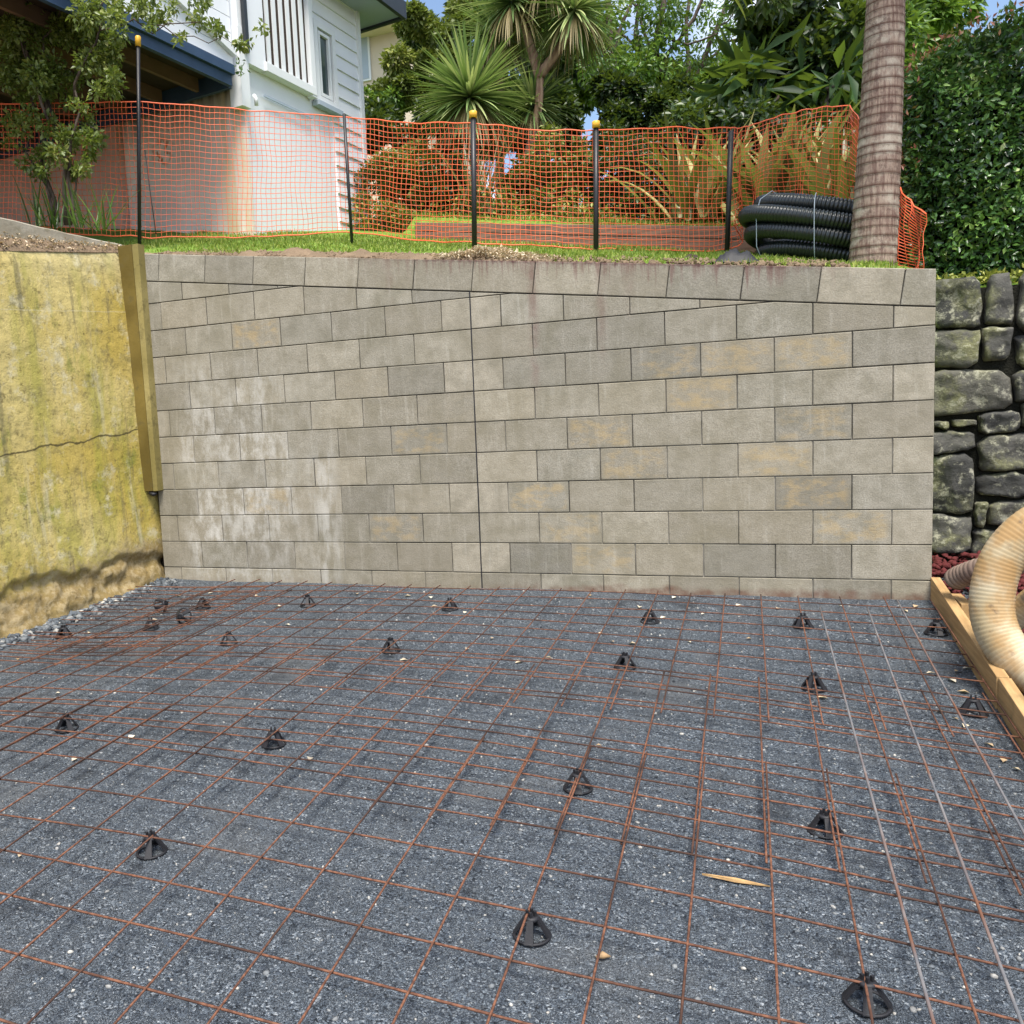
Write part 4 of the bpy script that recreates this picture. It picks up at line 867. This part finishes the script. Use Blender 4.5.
# ------------------------------------------------------------------ house
Hd = ray(900, 390); Hd.z = 0; Hd.normalize(); Hn = Vector((Hd.y, -Hd.x, 0))          # Hn points out of the face (to the right/front)
HA = P(254, 236, 2.4); HA.z = 2.96
def onH(x, y):
    r = ray(x, y); t = (HA - CP).dot(Hn) / r.dot(Hn); q = CP + r * t; return (q - HA).dot(Hd), q.z
class PlaneBox:
    def __init__(s): s.m = MB()
    def b(s, s0, s1, z0, z1, t0, t1):
        o_ = HA + Hd * s0 + Hn * t0; s.m.box((o_.x, o_.y, z0), Hd * (s1 - s0), Hn * (t1 - t0), (0, 0, z1 - z0)); return s
    def q(s, pts, t0, t1):   # polygon (s,z) extruded from t0 to t1
        n = len(pts); V = [HA + Hd * a + Hn * t + Vector((0, 0, z - HA.z)) for t in (t0, t1) for a, z in pts]
        s.m.poly(V, [tuple(range(n))[::-1], tuple(range(n, 2 * n))] + [(i, (i + 1) % n, n + (i + 1) % n, n + i) for i in range(n)]); return s
    def build(s, name, mat, par, bevel=0): return s.m.build(name, mat, par, bevel=bevel)
hs = thing('white_house', 'white weatherboard house with a dark blue deck, balustrade and narrow window, at upper left', 'house', HA)
S1 = 2.20
pb = PlaneBox(); pb.b(.0, S1, 2.3, 6.2, -4.5, -.03); pb.build('wall', MT['white'], hs)
pb = PlaneBox()      # lapped boards, right face
z = 2.75 + .158 * 2
while z < 6.0:
    for a, b_ in (((.035, 1.25), (1.68, S1)) if 4.55 < z < 5.42 else ((1.62, S1),) if z < 4.5 else ((.035, S1),)):
        V = [HA + Hd * a + Hn * -.03, HA + Hd * b_ + Hn * -.03]; pts = []
        for q, (tt, zz_) in enumerate(((-.03, z), (.006, z), (-.014, z + .158), (-.03, z + .158))):
            for s_ in (a, b_): w = HA + Hd * s_ + Hn * tt; pts.append((w.x, w.y, zz_))
        pb.m.poly(pts, [(0, 1, 3, 2), (2, 3, 5, 4), (4, 5, 7, 6), (0, 2, 4, 6), (1, 7, 5, 3)])
    z += .158
pb.build('weatherboards', MT['white'], hs)
PlaneBox().b(S1 - .0, S1 + .07, 2.7, 5.95, -.07, .022).build('corner_board', MT['trim'], hs)
PlaneBox().b(S1 - .1, S1 + .60, 2.9, 3.46, -.2, .12).build('concrete_step', MT['curb'], hs)
# lower rendered wall facing the viewer: perpendicular to the face at A
def mat_render():
    m = M('stained off-white render', .9, .2); x, y, z = m.xyz(); c = m.mix(m.map(m.noise(2, 6), .35, .7), (.70, .64, .60), (.82, .78, .74))
    hx = HA.x; c = m.mix(m.ma('MULTIPLY', m.map(m.ma('ABSOLUTE', m.ma('ADD', x, -(hx - .17))), .26, .08), m.map(m.noise(1, 6, m.pos((9, 9, .9)), .6), .3, .6)), c, (.62, .52, .34))
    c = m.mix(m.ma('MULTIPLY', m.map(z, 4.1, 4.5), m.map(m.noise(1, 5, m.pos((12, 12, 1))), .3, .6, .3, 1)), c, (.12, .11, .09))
    r = m.ma('MULTIPLY', m.map(m.n('ShaderNodeVectorMath', _operation='DISTANCE', i0=m.pos((1, 0, 1)), i1=(RU.x, 0, RU.z)).outputs[1], .20, .06), m.map(m.noise(14, 3), .48, .54))
    c = m.mix(r, c, (.42, .16, .05)); m.col(c); m.bump(m.noise(30, 5), .3, .005); return m.m
def onF(x, y):
    r = ray(x, y); t = (HA - CP).dot(Hd) / r.dot(Hd); return CP + r * t
RU = onF(163, 153)
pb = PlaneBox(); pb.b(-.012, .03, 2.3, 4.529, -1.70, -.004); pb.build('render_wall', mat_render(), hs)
pb = PlaneBox(); pb.b(-.10, .5, 2.3, 4.529, -9.5, -1.72); pb.build('side_wall', simple('pinkish brown render', (.52, .37, .31), .9, .3, 3, .3), hs)
# corner pillar
za = onH(240, 112)[1]; PlaneBox().b(-.10, .035, 4.2, 4.95, -.10, .05).build('corner_pillar', MT['trim'], hs)
PlaneBox().b(-.08, .02, 4.9, 7.0, -.08, .04).build('corner_post', MT['trim'], hs)
PlaneBox().b(-.03, .02, 4.72, 6.6, .05, .09).build('downpipe', MT['eavedark'], hs)
m = MB(); q = HA + Hn * .12; m.tube([(q.x, q.y, 4.30), (q.x + .03, q.y - .02, 4.26), (q.x + .02, q.y, 4.2)], .02, 8); m.build('tap_pipe', MT['trim'], hs)
# balcony front with slats
fz0 = 4.64; PlaneBox().b(.30, 1.18, fz0, fz0 + .09, -.01, .075).build('balcony_bottom_rail', MT['trim'], hs, .004)
PlaneBox().b(.036, .32, fz0 + .0, 6.3, -.02, .05).build('balcony_end_panel', MT['white'], hs)
PlaneBox().b(1.11, 1.19, fz0 - .02, 6.5, -.01, .07).build('balcony_corner_trim', MT['trim'], hs)
PlaneBox().b(.32, 1.11, fz0 + .09, 6.5, .008, .013).build('balcony_shade_panel', MT['dark'], hs)  # dark panel stands in for the shade behind the slats
for k in range(6): PlaneBox().b(.385 + k * .122, .385 + k * .122 + .060, fz0 + .088, 6.5, .016, .030).build('slat', MT['trim'], hs)
PlaneBox().b(.30, 1.14, 4.40, 4.425, .008, .02).build('ledge', MT['eave'], hs)
PlaneBox().b(.30, 1.30, 3.86, 3.89, .008, .02).build('ledge', MT['eave'], hs) if 0 else None
# window
w = PlaneBox()
for (a, b_, c_, d_) in ((1.25, 1.32, 4.62, 5.50), (1.61, 1.68, 4.62, 5.50), (1.32, 1.61, 4.62, 4.69), (1.32, 1.61, 5.43, 5.50)): w.b(a, b_, c_, d_, -.02, .035)
wf = w.build('window', MT['trim'], hs)
w = PlaneBox()
for (a, b_, c_, d_) in ((1.35, 1.385, 4.71, 5.41), (1.545, 1.58, 4.71, 5.41), (1.385, 1.545, 4.71, 4.745), (1.385, 1.545, 5.375, 5.41)): w.b(a, b_, c_, d_, -.015, .02)
g = w.build('sash', MT['trim'], hs)
PlaneBox().b(1.32, 1.61, 4.69, 5.43, -.03, -.01).build('window_pane', MT['glass'], hs)
PlaneBox().b(1.22, 1.71, 4.57, 4.62, -.02, .07).build('window_sill', MT['eave'], hs)
# eave
ez = 5.92
pb = PlaneBox(); pb.b(.9, S1 + .45, ez, ez + .05, -3, .38); pb.build('soffit', MT['eave'], hs)
pb = PlaneBox(); pb.b(S1 + .45, S1 + .50, ez - .03, ez + .17, -3, .43); pb.b(.9, S1 + .449, ez - .03, ez + .17, .381, .43); pb.build('gutter', MT['eavedark'], hs)
# deck to the left of the corner
pb = PlaneBox(); pb.b(-3.3, -.16, 4.47, 4.56, -.02, .03); pb.b(-3.3, -.17, 4.37, 4.467, -.05, -.005); pb.build('deck_fascia', MT['blue'], hs)
pb = PlaneBox(); pb.b(-3.3, -.0, 4.53, 4.58, -9, -.052); pb.build('deck_floor', MT['dark'], hs)
for k in range(9):
    PlaneBox().b(-3.2, -.2, 4.40, 4.527, -.45 - k * .5, -.41 - k * .5).build('joist', MT['joist'], hs)
PlaneBox().b(-.165, -.12, 4.37, 4.529, -9, -.06).build('end_beam', MT['blue'], hs)
# stair parapet above the deck
pb = PlaneBox(); z = 4.59
while z < 5.9:
    pb.b(-2.3, -.12, z, z + .14, -.05, -.02); z += .148
pb.build('parapet_boards', MT['white'], hs)
PlaneBox().q([(-2.4, 5.35), (-.12, 4.66), (-.12, 4.74), (-2.4, 5.43)], -.015, .03).build('handrail', MT['trim'], hs)
PlaneBox().b(-1.30, -1.24, 4.63, 6.0, -.018, .04).build('parapet_post', MT['trim'], hs)
m = MB(); q = P(242, 68, 2.2); n = 26
pos = np.array(q) + rng.normal(size=(n, 3)) * .035; link('bracket_leaves', leaf_mesh('x', pos, rng.normal(size=(n, 3)), rng.normal(size=(n, 3)), .05, .02, rng.random(n)), hs, [MT['strap']])

# far cream house
fh = thing('cream_house', 'distant cream house with a pale blind window between the white house and the trees', 'house', P(390, 90, 11))
a, b = P(330, 130, 12), P(430, 130, 12); za_, zb_ = P(385, 34, 12).z, 2
m = MB(); m.abox(a.x, b.x, 12, 16, 2, za_); m.build('wall', MT['cream'], fh)
a2, b2 = P(364, 84, 11.98), P(372, 33, 11.98); m = MB(); m.abox(P(355, 60, 12).x, P(371, 60, 12).x, 11.95, 11.99, P(365, 82, 12).z, P(365, 34, 12).z); m.build('window', MT['trim'], fh)
m = MB(); m.abox(P(357, 60, 12).x, P(369, 60, 12).x, 11.94, 11.949, P(365, 80, 12).z, P(365, 37, 12).z); m.build('blind', MT['eave'], fh)
m = MB(); m.abox(a.x - .5, P(412, 20, 12).x, 11.6, 16, za_, P(385, 20, 12).z); m.build('roof', MT['cream'], fh)
m = MB(); m.abox(a.x - .5, P(412, 20, 12).x + .1, 11.4, 11.59, za_ - .02, P(385, 28, 12).z); m.build('gutter', MT['eave'], fh)

# ------------------------------------------------------------------ vegetation
# bush, upper left
bs = thing('small_tree', 'small multi-stemmed tree with yellow-green leaves at the left photo edge, leaning over the kerb', 'tree', P(60, 222, .5))
m = MB(); b0 = P(62, 228, .5)
for (x0, y0, x1, y1, dY, r_) in ((66, 225, 48, 100, .0, .022), (58, 222, 30, 60, .1, .020), (70, 225, 75, 90, -.05, .018), (55, 222, 20, 120, .05, .014), (48, 110, 5, -20, .0, .018), (75, 100, 110, -10, -.05, .013), (40, 90, 60, -10, .0, .012), (48, 120, 15, 20, -.1, .012), (75, 120, 100, 130, 0, .007), (68, 225, 80, 160, .05, .012), (100, 30, 200, 22, -.1, .007), (150, 25, 235, 45, -.1, .005), (90, 20, 150, 5, 0, .006)):
    limb(m, P(x0, y0, .5 + dY), P(x1, y1, .5 + dY * 1.5), r_, r_ * .45, .10)
m.build('trunk', MT['bark'], bs)
cl = [(20, 30, 32), (60, 25, 30), (95, 30, 24), (40, 70, 30), (85, 70, 26), (110, 55, 16), (30, 110, 24), (80, 105, 16), (55, 140, 22), (90, 135, 18), (40, 165, 14), (75, 165, 14), (15, 75, 24), (10, 10, 30), (100, 5, 24), (140, 5, 16), (75, -5, 40), (112, 78, 12), (165, 12, 12), (195, 20, 9), (215, 30, 9), (240, 45, 9), (180, 38, 6), (150, 22, 9), (262, 28, 5), (92, 155, 10), (12, 140, 10), (200, 4, 10)]
cen = []; rad = []
for x, y, r_ in cl:
    for k in range(6): q = P(x + random.gauss(0, r_ * .45), y + random.gauss(0, r_ * .4), .5 + random.gauss(0, .14)); cen.append(q[:]); rad.append(r_ / 865 * 6.2 * random.uniform(.35, .62))
cen = np.array(cen); rad = np.array(rad); w = rad ** 2; n = 13500
k = rng.choice(len(cen), n, p=w / w.sum()); u = unit(rng.normal(size=(n, 3))); pos = cen[k] + u * (rad[k] * rng.random(n) ** .5)[:, None]
tone = rng.random(len(cen)); Lb = rng.uniform(.03, .058, n)
link('crown', leaf_mesh('crown', pos, u + rng.normal(size=(n, 3)) * .7 + np.array((0, 0, -.2)), rng.normal(size=(n, 3)) * .7 + np.array((0, -.4, .8)), Lb, Lb * .58, np.clip(.6 * rng.random(n) + .4 * tone[k], 0, 1)), bs, [MT['bush']])
sp = []
for (x, y) in ((38, 226), (55, 228), (78, 228), (96, 230), (103, 231)):
    for k in range(11): d = rng.normal(size=3) * .38 + np.array((0, -.05, 1)); sp.append((np.array(P(x + rng.normal() * 5, y, .3)), d, rng.uniform(.22, .48), .022, rng.uniform(.3, 1.2), rng.random()))
tag(strap_set('strap_plant', sp, MT['strap']), 'clump of green strap leaves at the foot of the small tree, behind the kerb', 'plant')

# cabbage trees
def cabbage(label, trunk, heads, Y, old=60, mat='barkp'):
    t = thing('cabbage_tree', label, 'tree', P(*trunk[0][0], Y)); m = MB()
    for seg in trunk:
        pts = [P(x, y, Y) for x, y in seg[:-1]] if not isinstance(seg[-1], tuple) else [P(x, y, Y) for x, y in seg]
        r_ = .052; m.tube([catm(pts, s_) for s_ in np.linspace(0, len(pts) - 1.0001, 14)], list(np.linspace(r_ * 1.25, r_ * .8, 14)), 9)
    m.build('trunk', MT[mat], t)
    for (x, y, R, n, zm) in heads:
        c_ = P(x, y, Y); sp = spiky_head(c_, R, n, zmin=zm, w=.042 * R / .6 * .85, droop=.45); strap_set('crown', sp, MT['cord'], t)
        so = []
        for k in range(int(n * .45)):
            a = rng.uniform(0, 6.28); so.append((np.array(c_) + np.array((0, 0, -.04)), (math.cos(a) * .5, math.sin(a) * .5, -.35), R * rng.uniform(.7, 1.15), .03, 2.2, rng.random()))
        strap_set('dry_leaves', so, MT['cordold'], t)
    return t
cabbage('small cabbage tree with one big round spiky head behind the capped post', [[(478, 225), (474, 150), (471, 104)]], [(470, 98, .78, 420, -.8)], 4.6)
cabbage('cabbage tree with a pinkish forked trunk and several spiky heads in the middle', [[(515, 216), (526, 165), (538, 110), (540, 70)], [(540, 78), (530, 45), (522, 15)], [(540, 75), (560, 48), (572, 30)]], [(512, 2, .74, 240, -.9), (574, 10, .72, 240, -.9), (545, -20, .7, 160, -.8)], 5.2)
cabbage('cabbage tree with a thin trunk and a drooping head left of the forked one', [[(500, 220), (500, 130), (502, 60)]], [(498, 34, .66, 260, -.9)], 5.6)
cabbage('low cabbage tree with a spiky head at net height beside the forked trunk', [[(545, 205), (540, 150), (533, 112)]], [(533, 105, .60, 230, -.8)], 5.4)

# flax / variegated plants behind the net
def broad(label, x, y, Y, n, Ln, W, mat='flax', name='broad_leaf_plant', spread=.75):
    c_ = P(x, y, Y); sp = []
    for k in range(n):
        a = rng.uniform(0, 6.28); r_ = rng.uniform(.2, spread); sp.append((np.array(c_) + np.array((rng.normal() * .15, rng.normal() * .15, 0)), (math.cos(a) * r_, math.sin(a) * r_, 1), Ln * rng.uniform(.6, 1.1), W * rng.uniform(.7, 1.2), rng.uniform(.5, 1.8), rng.random()))
    return tag(strap_set(name, sp, MT[mat]), label, 'plant')
broad('yellow-striped broad leaved plant behind the net, leftmost of its row', 690, 222, 3.9, 34, 1.0, .12)
broad('yellow-striped broad leaved plant behind the net left of the capless post', 715, 224, 4.3, 34, 1.1, .12)
broad('yellow-striped broad leaved plant behind the net right of the capless post', 765, 224, 3.8, 50, 1.05, .15)
broad('yellow-striped broad leaved plant behind the net and the pipe coil', 800, 225, 4.2, 50, 1.15, .15)
broad('yellow-striped broad leaved plant behind the net next to the palm trunk', 836, 226, 3.7, 50, 1.05, .14)
broad('yellow-green flax tuft beside the forked cabbage tree foot', 480, 217, 4.2, 60, .95, .035, 'cordold', 'flax_tuft', .5)
# shrubs, bank
def shrub(name, label, boxes, Y, n, leaf, mat, cr=.16, dY=.4, cat='shrub', wr=.5, stem=True, trunk=None):
    """boxes: list of (x,y,rx,ry) as seen; spread in depth"""
    t = thing(name, label, cat, P(boxes[0][0], boxes[0][1] + boxes[0][3], Y)); cen = []; sc_ = (Y + 5.48) * .93 / 865
    for (x, y, rx, ry) in boxes:
        for k in range(max(5, int(rx * ry * sc_ * sc_ / (cr * cr) * (3.2 if Y < 5.4 else 1.3)))):
            a, q = rng.uniform(0, 6.28), rng.random() ** .5; cen.append(np.array(P(x + math.cos(a) * q * rx, y + math.sin(a) * q * ry, Y + rng.normal() * dY * .5)))
    cen = np.array(cen); rad = cr * rng.uniform(.5, 1.25, len(cen)); tone = rng.random(len(cen)); pos, u, k = clump_cloud(n, cen, rad, (1, 1, .85), .5)
    Ln = leaf * rng.uniform(.6, 1.4, n); rn = np.clip(.5 * rng.random(n) + .4 * tone[k] + .2 * rng.random(n) ** 4, 0, 1)
    link('crown' if trunk else 'foliage', leaf_mesh(name, pos, u + rng.normal(size=(n, 3)) * .6 + np.array((0, 0, -.3)), u * .6 + rng.normal(size=(n, 3)) * .5 + np.array((0, -.1, .6)), Ln, Ln * wr, rn), t, [MT[mat]])
    m = MB()
    for tr in (trunk or [[(boxes[0][0], boxes[0][1] + boxes[0][3] + 6), (boxes[0][0] + 3, boxes[0][1]), .03]]):
        r0 = tr[-1]; pts = [P(x, y, Y) for x, y in tr[:-1]]; q = [catm(pts, s_) + Vector(rng.normal(size=3)) * .03 for s_ in np.linspace(0, len(pts) - 1.0001, 10)]; m.tube(q, list(np.linspace(r0, r0 * .5, 10)), 8)
    m.build('trunk' if trunk else 'stem', MT['bark'], t); return t
shrub('shrub', 'tall creeper-covered shrub with yellow-green edges right of the white house', [(425, 40, 26, 36), (415, 85, 26, 34), (445, 75, 24, 40), (445, 15, 26, 24), (400, 100, 16, 20)], 7.2, 24000, .075, 'creeper', .2, .6, trunk=[[(440, 130), (441, 60), (438, 15), .05]])
shrub('shrub', 'dark evergreen shrub behind the small cabbage tree', [(455, 40, 40, 50), (460, 110, 40, 40), (430, 60, 20, 50)], 8.2, 16000, .09, 'dleaf', .25, .6)
shrub('shrub', 'low green shrub at the foot of the far cream house', [(378, 103, 16, 18), (372, 120, 14, 14)], 6.6, 3500, .07, 'mleaf', .14, .3)
shrub('shrub', 'green ground-hugging shrub behind the net right of the house step', [(385, 185, 26, 40), (410, 180, 26, 40)], 4.3, 9000, .05, 'creeper', .13, .4)
shrub('shrub', 'green shrub behind the net left of the small cabbage tree', [(435, 180, 26, 40), (450, 200, 20, 20)], 4.4, 8000, .05, 'dleaf', .13, .4)
shrub('shrub', 'green shrub behind the net between the two capped posts', [(560, 175, 30, 42), (530, 190, 26, 28)], 4.5, 9000, .05, 'creeper', .13, .4)
shrub('shrub', 'brownish green shrub behind the net right of the second capped post', [(620, 175, 32, 44), (650, 190, 26, 30)], 4.6, 9000, .05, 'dleaf', .13, .4)
shrub('shrub', 'dark shrub filling the gap behind the yellow-striped plants', [(700, 160, 50, 50), (770, 155, 50, 50), (830, 165, 40, 50)], 5.3, 14000, .09, 'dleaf', .2, .4)
shrub('shrub', 'dark dense shrub under the trees left of the banana-like plants', [(600, 110, 45, 45), (650, 105, 45, 40), (560, 95, 30, 50)], 7.0, 22000, .085, 'dleaf', .22, .6)
shrub('shrub', 'dark dense shrub under the trees behind the banana-like plants', [(700, 110, 40, 34), (760, 105, 50, 34), (820, 100, 46, 40)], 7.4, 20000, .10, 'dleaf', .24, .6)
shrub('shrub', 'bright green loose shrub high behind the banana-like plants', [(745, 70, 36, 22), (775, 60, 20, 16), (715, 85, 20, 14)], 7.8, 5000, .13, 'mleaf', .25, .5)
for bx_, lab in (([(728, 100, 26, 16), (745, 80, 14, 18)], 'large banana-like plant above the net, left of the others'), ([(775, 95, 24, 20), (770, 70, 12, 14)], 'large banana-like plant above the net, between two others'), ([(825, 92, 24, 20), (835, 75, 12, 12)], 'large banana-like plant above the net beside the palm trunk')):
    shrub('banana_plant', lab, bx_, 5.8, 60, .42, 'bigleaf', .26, .5, 'plant', .24)
T = lambda *a: shrub('broadleaf_tree', *a[:6], .34, 1.0, 'tree', .45, True, a[6])
T('tall sparse tree with a straight dark trunk above the second capped post', [(600, 40, 36, 26), (590, 5, 40, 26), (625, 80, 28, 20)], 8.6, 3300, .10, 'mleaf', [[(610, 150), (612, 70), (606, -60), .07], [(611, 70), (628, 10), (640, -40), .035]])
T('thin slanting dark tree with wispy foliage above the net middle', [(655, 30, 34, 30), (640, 70, 24, 16), (665, -5, 34, 20)], 9.4, 2300, .09, 'mleaf', [[(650, 150), (655, 70), (668, -40), .075], [(655, 80), (690, 20), (725, -25), .04], [(660, 60), (640, 20), (622, -30), .03], [(668, 40), (700, 40), (735, 15), .02], [(664, 90), (700, 80), (745, 70), .02], [(650, 60), (612, 30), (590, 20), .02], [(652, 100), (636, 40), (640, -40), .045]])
T('thin dark tree with open twiggy crown against the blue sky', [(700, 25, 26, 26), (735, 20, 20, 22), (715, 60, 22, 12)], 10.2, 1500, .08, 'mleaf', [[(672, 150), (690, 90), (720, 20), (740, -50), .05], [(688, 95), (686, 30), (694, -40), .04], [(700, 65), (740, 35), (765, 25), .025], [(680, 120), (720, 80), (760, 60), .02]])
T('dark large-leaved tree with a thick leaning trunk left of the palm', [(800, 22, 44, 26), (760, 8, 34, 22), (835, 45, 24, 28), (800, 60, 26, 14)], 7.0, 8000, .15, 'dleaf', [[(835, 120), (822, 70), (808, 40), (800, -30), .11], [(825, 80), (838, 50), (842, 10), .05], [(815, 55), (790, 30), (770, 10), .045]])
T('mid green tree showing above the hedge right of the palm', [(905, 22, 30, 26), (940, 5, 26, 14), (890, 50, 14, 22)], 8.2, 5200, .12, 'mleaf', [[(890, 120), (900, 60), (915, -20), .07]])
T('dark evergreen tree closing the view behind the cabbage trees', [(500, 60, 50, 60), (560, 60, 46, 60), (520, 5, 50, 30)], 11.0, 20000, .15, 'dleaf', [[(530, 150), (530, 60), (535, -40), .12]])
T('distant green tree low behind the dark trunks', [(640, 90, 70, 34), (590, 60, 34, 40)], 13.0, 16000, .17, 'dleaf', [[(640, 170), (640, 90), (638, 40), .1]])
T('distant bright tree behind the banana-like plants', [(760, 85, 70, 26), (840, 90, 50, 40)], 13.5, 14000, .18, 'mleaf', [[(770, 170), (770, 90), (772, 60), .1]])
T('distant tree behind the hedge', [(960, 60, 60, 50), (900, 90, 30, 40)], 12.0, 9000, .18, 'dleaf', [[(950, 170), (950, 90), (952, 60), .1]])
shrub('shrub', 'dense dark shrub closing the view behind the net, left half', [(385, 150, 30, 45), (440, 160, 40, 45), (500, 175, 40, 50), (550, 180, 30, 50), (490, 130, 30, 25)], 6.3, 24000, .085, 'dleaf', .25, .6)
shrub('shrub', 'dense dark shrub closing the view behind the net, right half', [(590, 190, 35, 24), (600, 160, 35, 45), (660, 165, 40, 45), (730, 160, 40, 45), (800, 160, 40, 45), (850, 150, 24, 50)], 6.4, 26000, .085, 'dleaf', .25, .6)
# low planting bed as ground cover behind the sleepers
n = 26000; gp = np.column_stack([rng.uniform(-2.6, 2.9, n), rng.uniform(3.9, 6.5, n), np.zeros(n)])
gp[:, 2] = [lz(a, b) + max(0, noise.noise(Vector((a * 1.4, b * 1.4, 3))) * .35 + .28) * rng.random() for a, b in gp[:, :2]]
tag(link('bed_planting', leaf_mesh('bed_planting', gp, rng.normal(size=(n, 3)) + np.array((0, 0, .3)), rng.normal(size=(n, 3)) * .5 + np.array((0, -.2, 1)), rng.uniform(.04, .08, n), .03, rng.random(n)), None, [MT['creeper']]), kind='stuff')
n = 1500; ii = rng.integers(0, nn_, n); kk = rng.integers(1, 9, n); gp = LV[ii, kk] + rng.normal(size=(n, 3)) * np.array((.018, .02, .004)) + np.array((0, 0, .01))
tag(link('leaf_litter', leaf_mesh('leaf_litter', gp, rng.normal(size=(n, 3)) * np.array((1, 1, .3)), rng.normal(size=(n, 3)) * .4 + np.array((0, 0, 1)), rng.uniform(.012, .032, n), .014, rng.random(n) * .6), None, [MT['litter']]), kind='stuff')

# ------------------------------------------------------------------ light, sky
EL, AZ = math.radians(64), math.atan2(.42, -.90)          # sun over the photographer's right shoulder
wd = bpy.data.worlds.new('World'); scn.world = wd; wd.use_nodes = True; nt = wd.node_tree; bg = nt.nodes['Background']
sky = nt.nodes.new('ShaderNodeTexSky'); sky.sky_type = 'NISHITA'; sky.sun_disc = False; sky.sun_elevation = EL; sky.sun_rotation = AZ; sky.dust_density = 1.5
tc = nt.nodes.new('ShaderNodeTexCoord'); nz_ = nt.nodes.new('ShaderNodeTexNoise'); nz_.inputs['Scale'].default_value = 3.2; nz_.inputs['Detail'].default_value = 7
mr = nt.nodes.new('ShaderNodeMapRange'); mr.inputs[1].default_value = .50; mr.inputs[2].default_value = .66; mx = nt.nodes.new('ShaderNodeMix'); mx.data_type = 'RGBA'
nt.links.new(tc.outputs['Generated'], nz_.inputs['Vector']); nt.links.new(nz_.outputs[0], mr.inputs[0]); nt.links.new(mr.outputs[0], mx.inputs[0]); nt.links.new(sky.outputs[0], mx.inputs[6]); mx.inputs[7].default_value = (9, 9.2, 9.6, 1)
nt.links.new(mx.outputs[2], bg.inputs[0]); bg.inputs[1].default_value = .115
sd = bpy.data.lights.new('sun', 'SUN'); sd.energy = 3.0; sd.angle = math.radians(22); sd.color = (1, .95, .87)
so = bpy.data.objects.new('sun', sd); C.objects.link(so); dv = Vector((math.cos(EL) * math.sin(AZ), math.cos(EL) * math.cos(AZ), math.sin(EL))); so.rotation_euler = dv.to_track_quat('Z', 'Y').to_euler()
scn.view_settings.view_transform = 'Standard'; scn.view_settings.look = 'None'; scn.view_settings.exposure = 1.05; scn.view_settings.gamma = 1
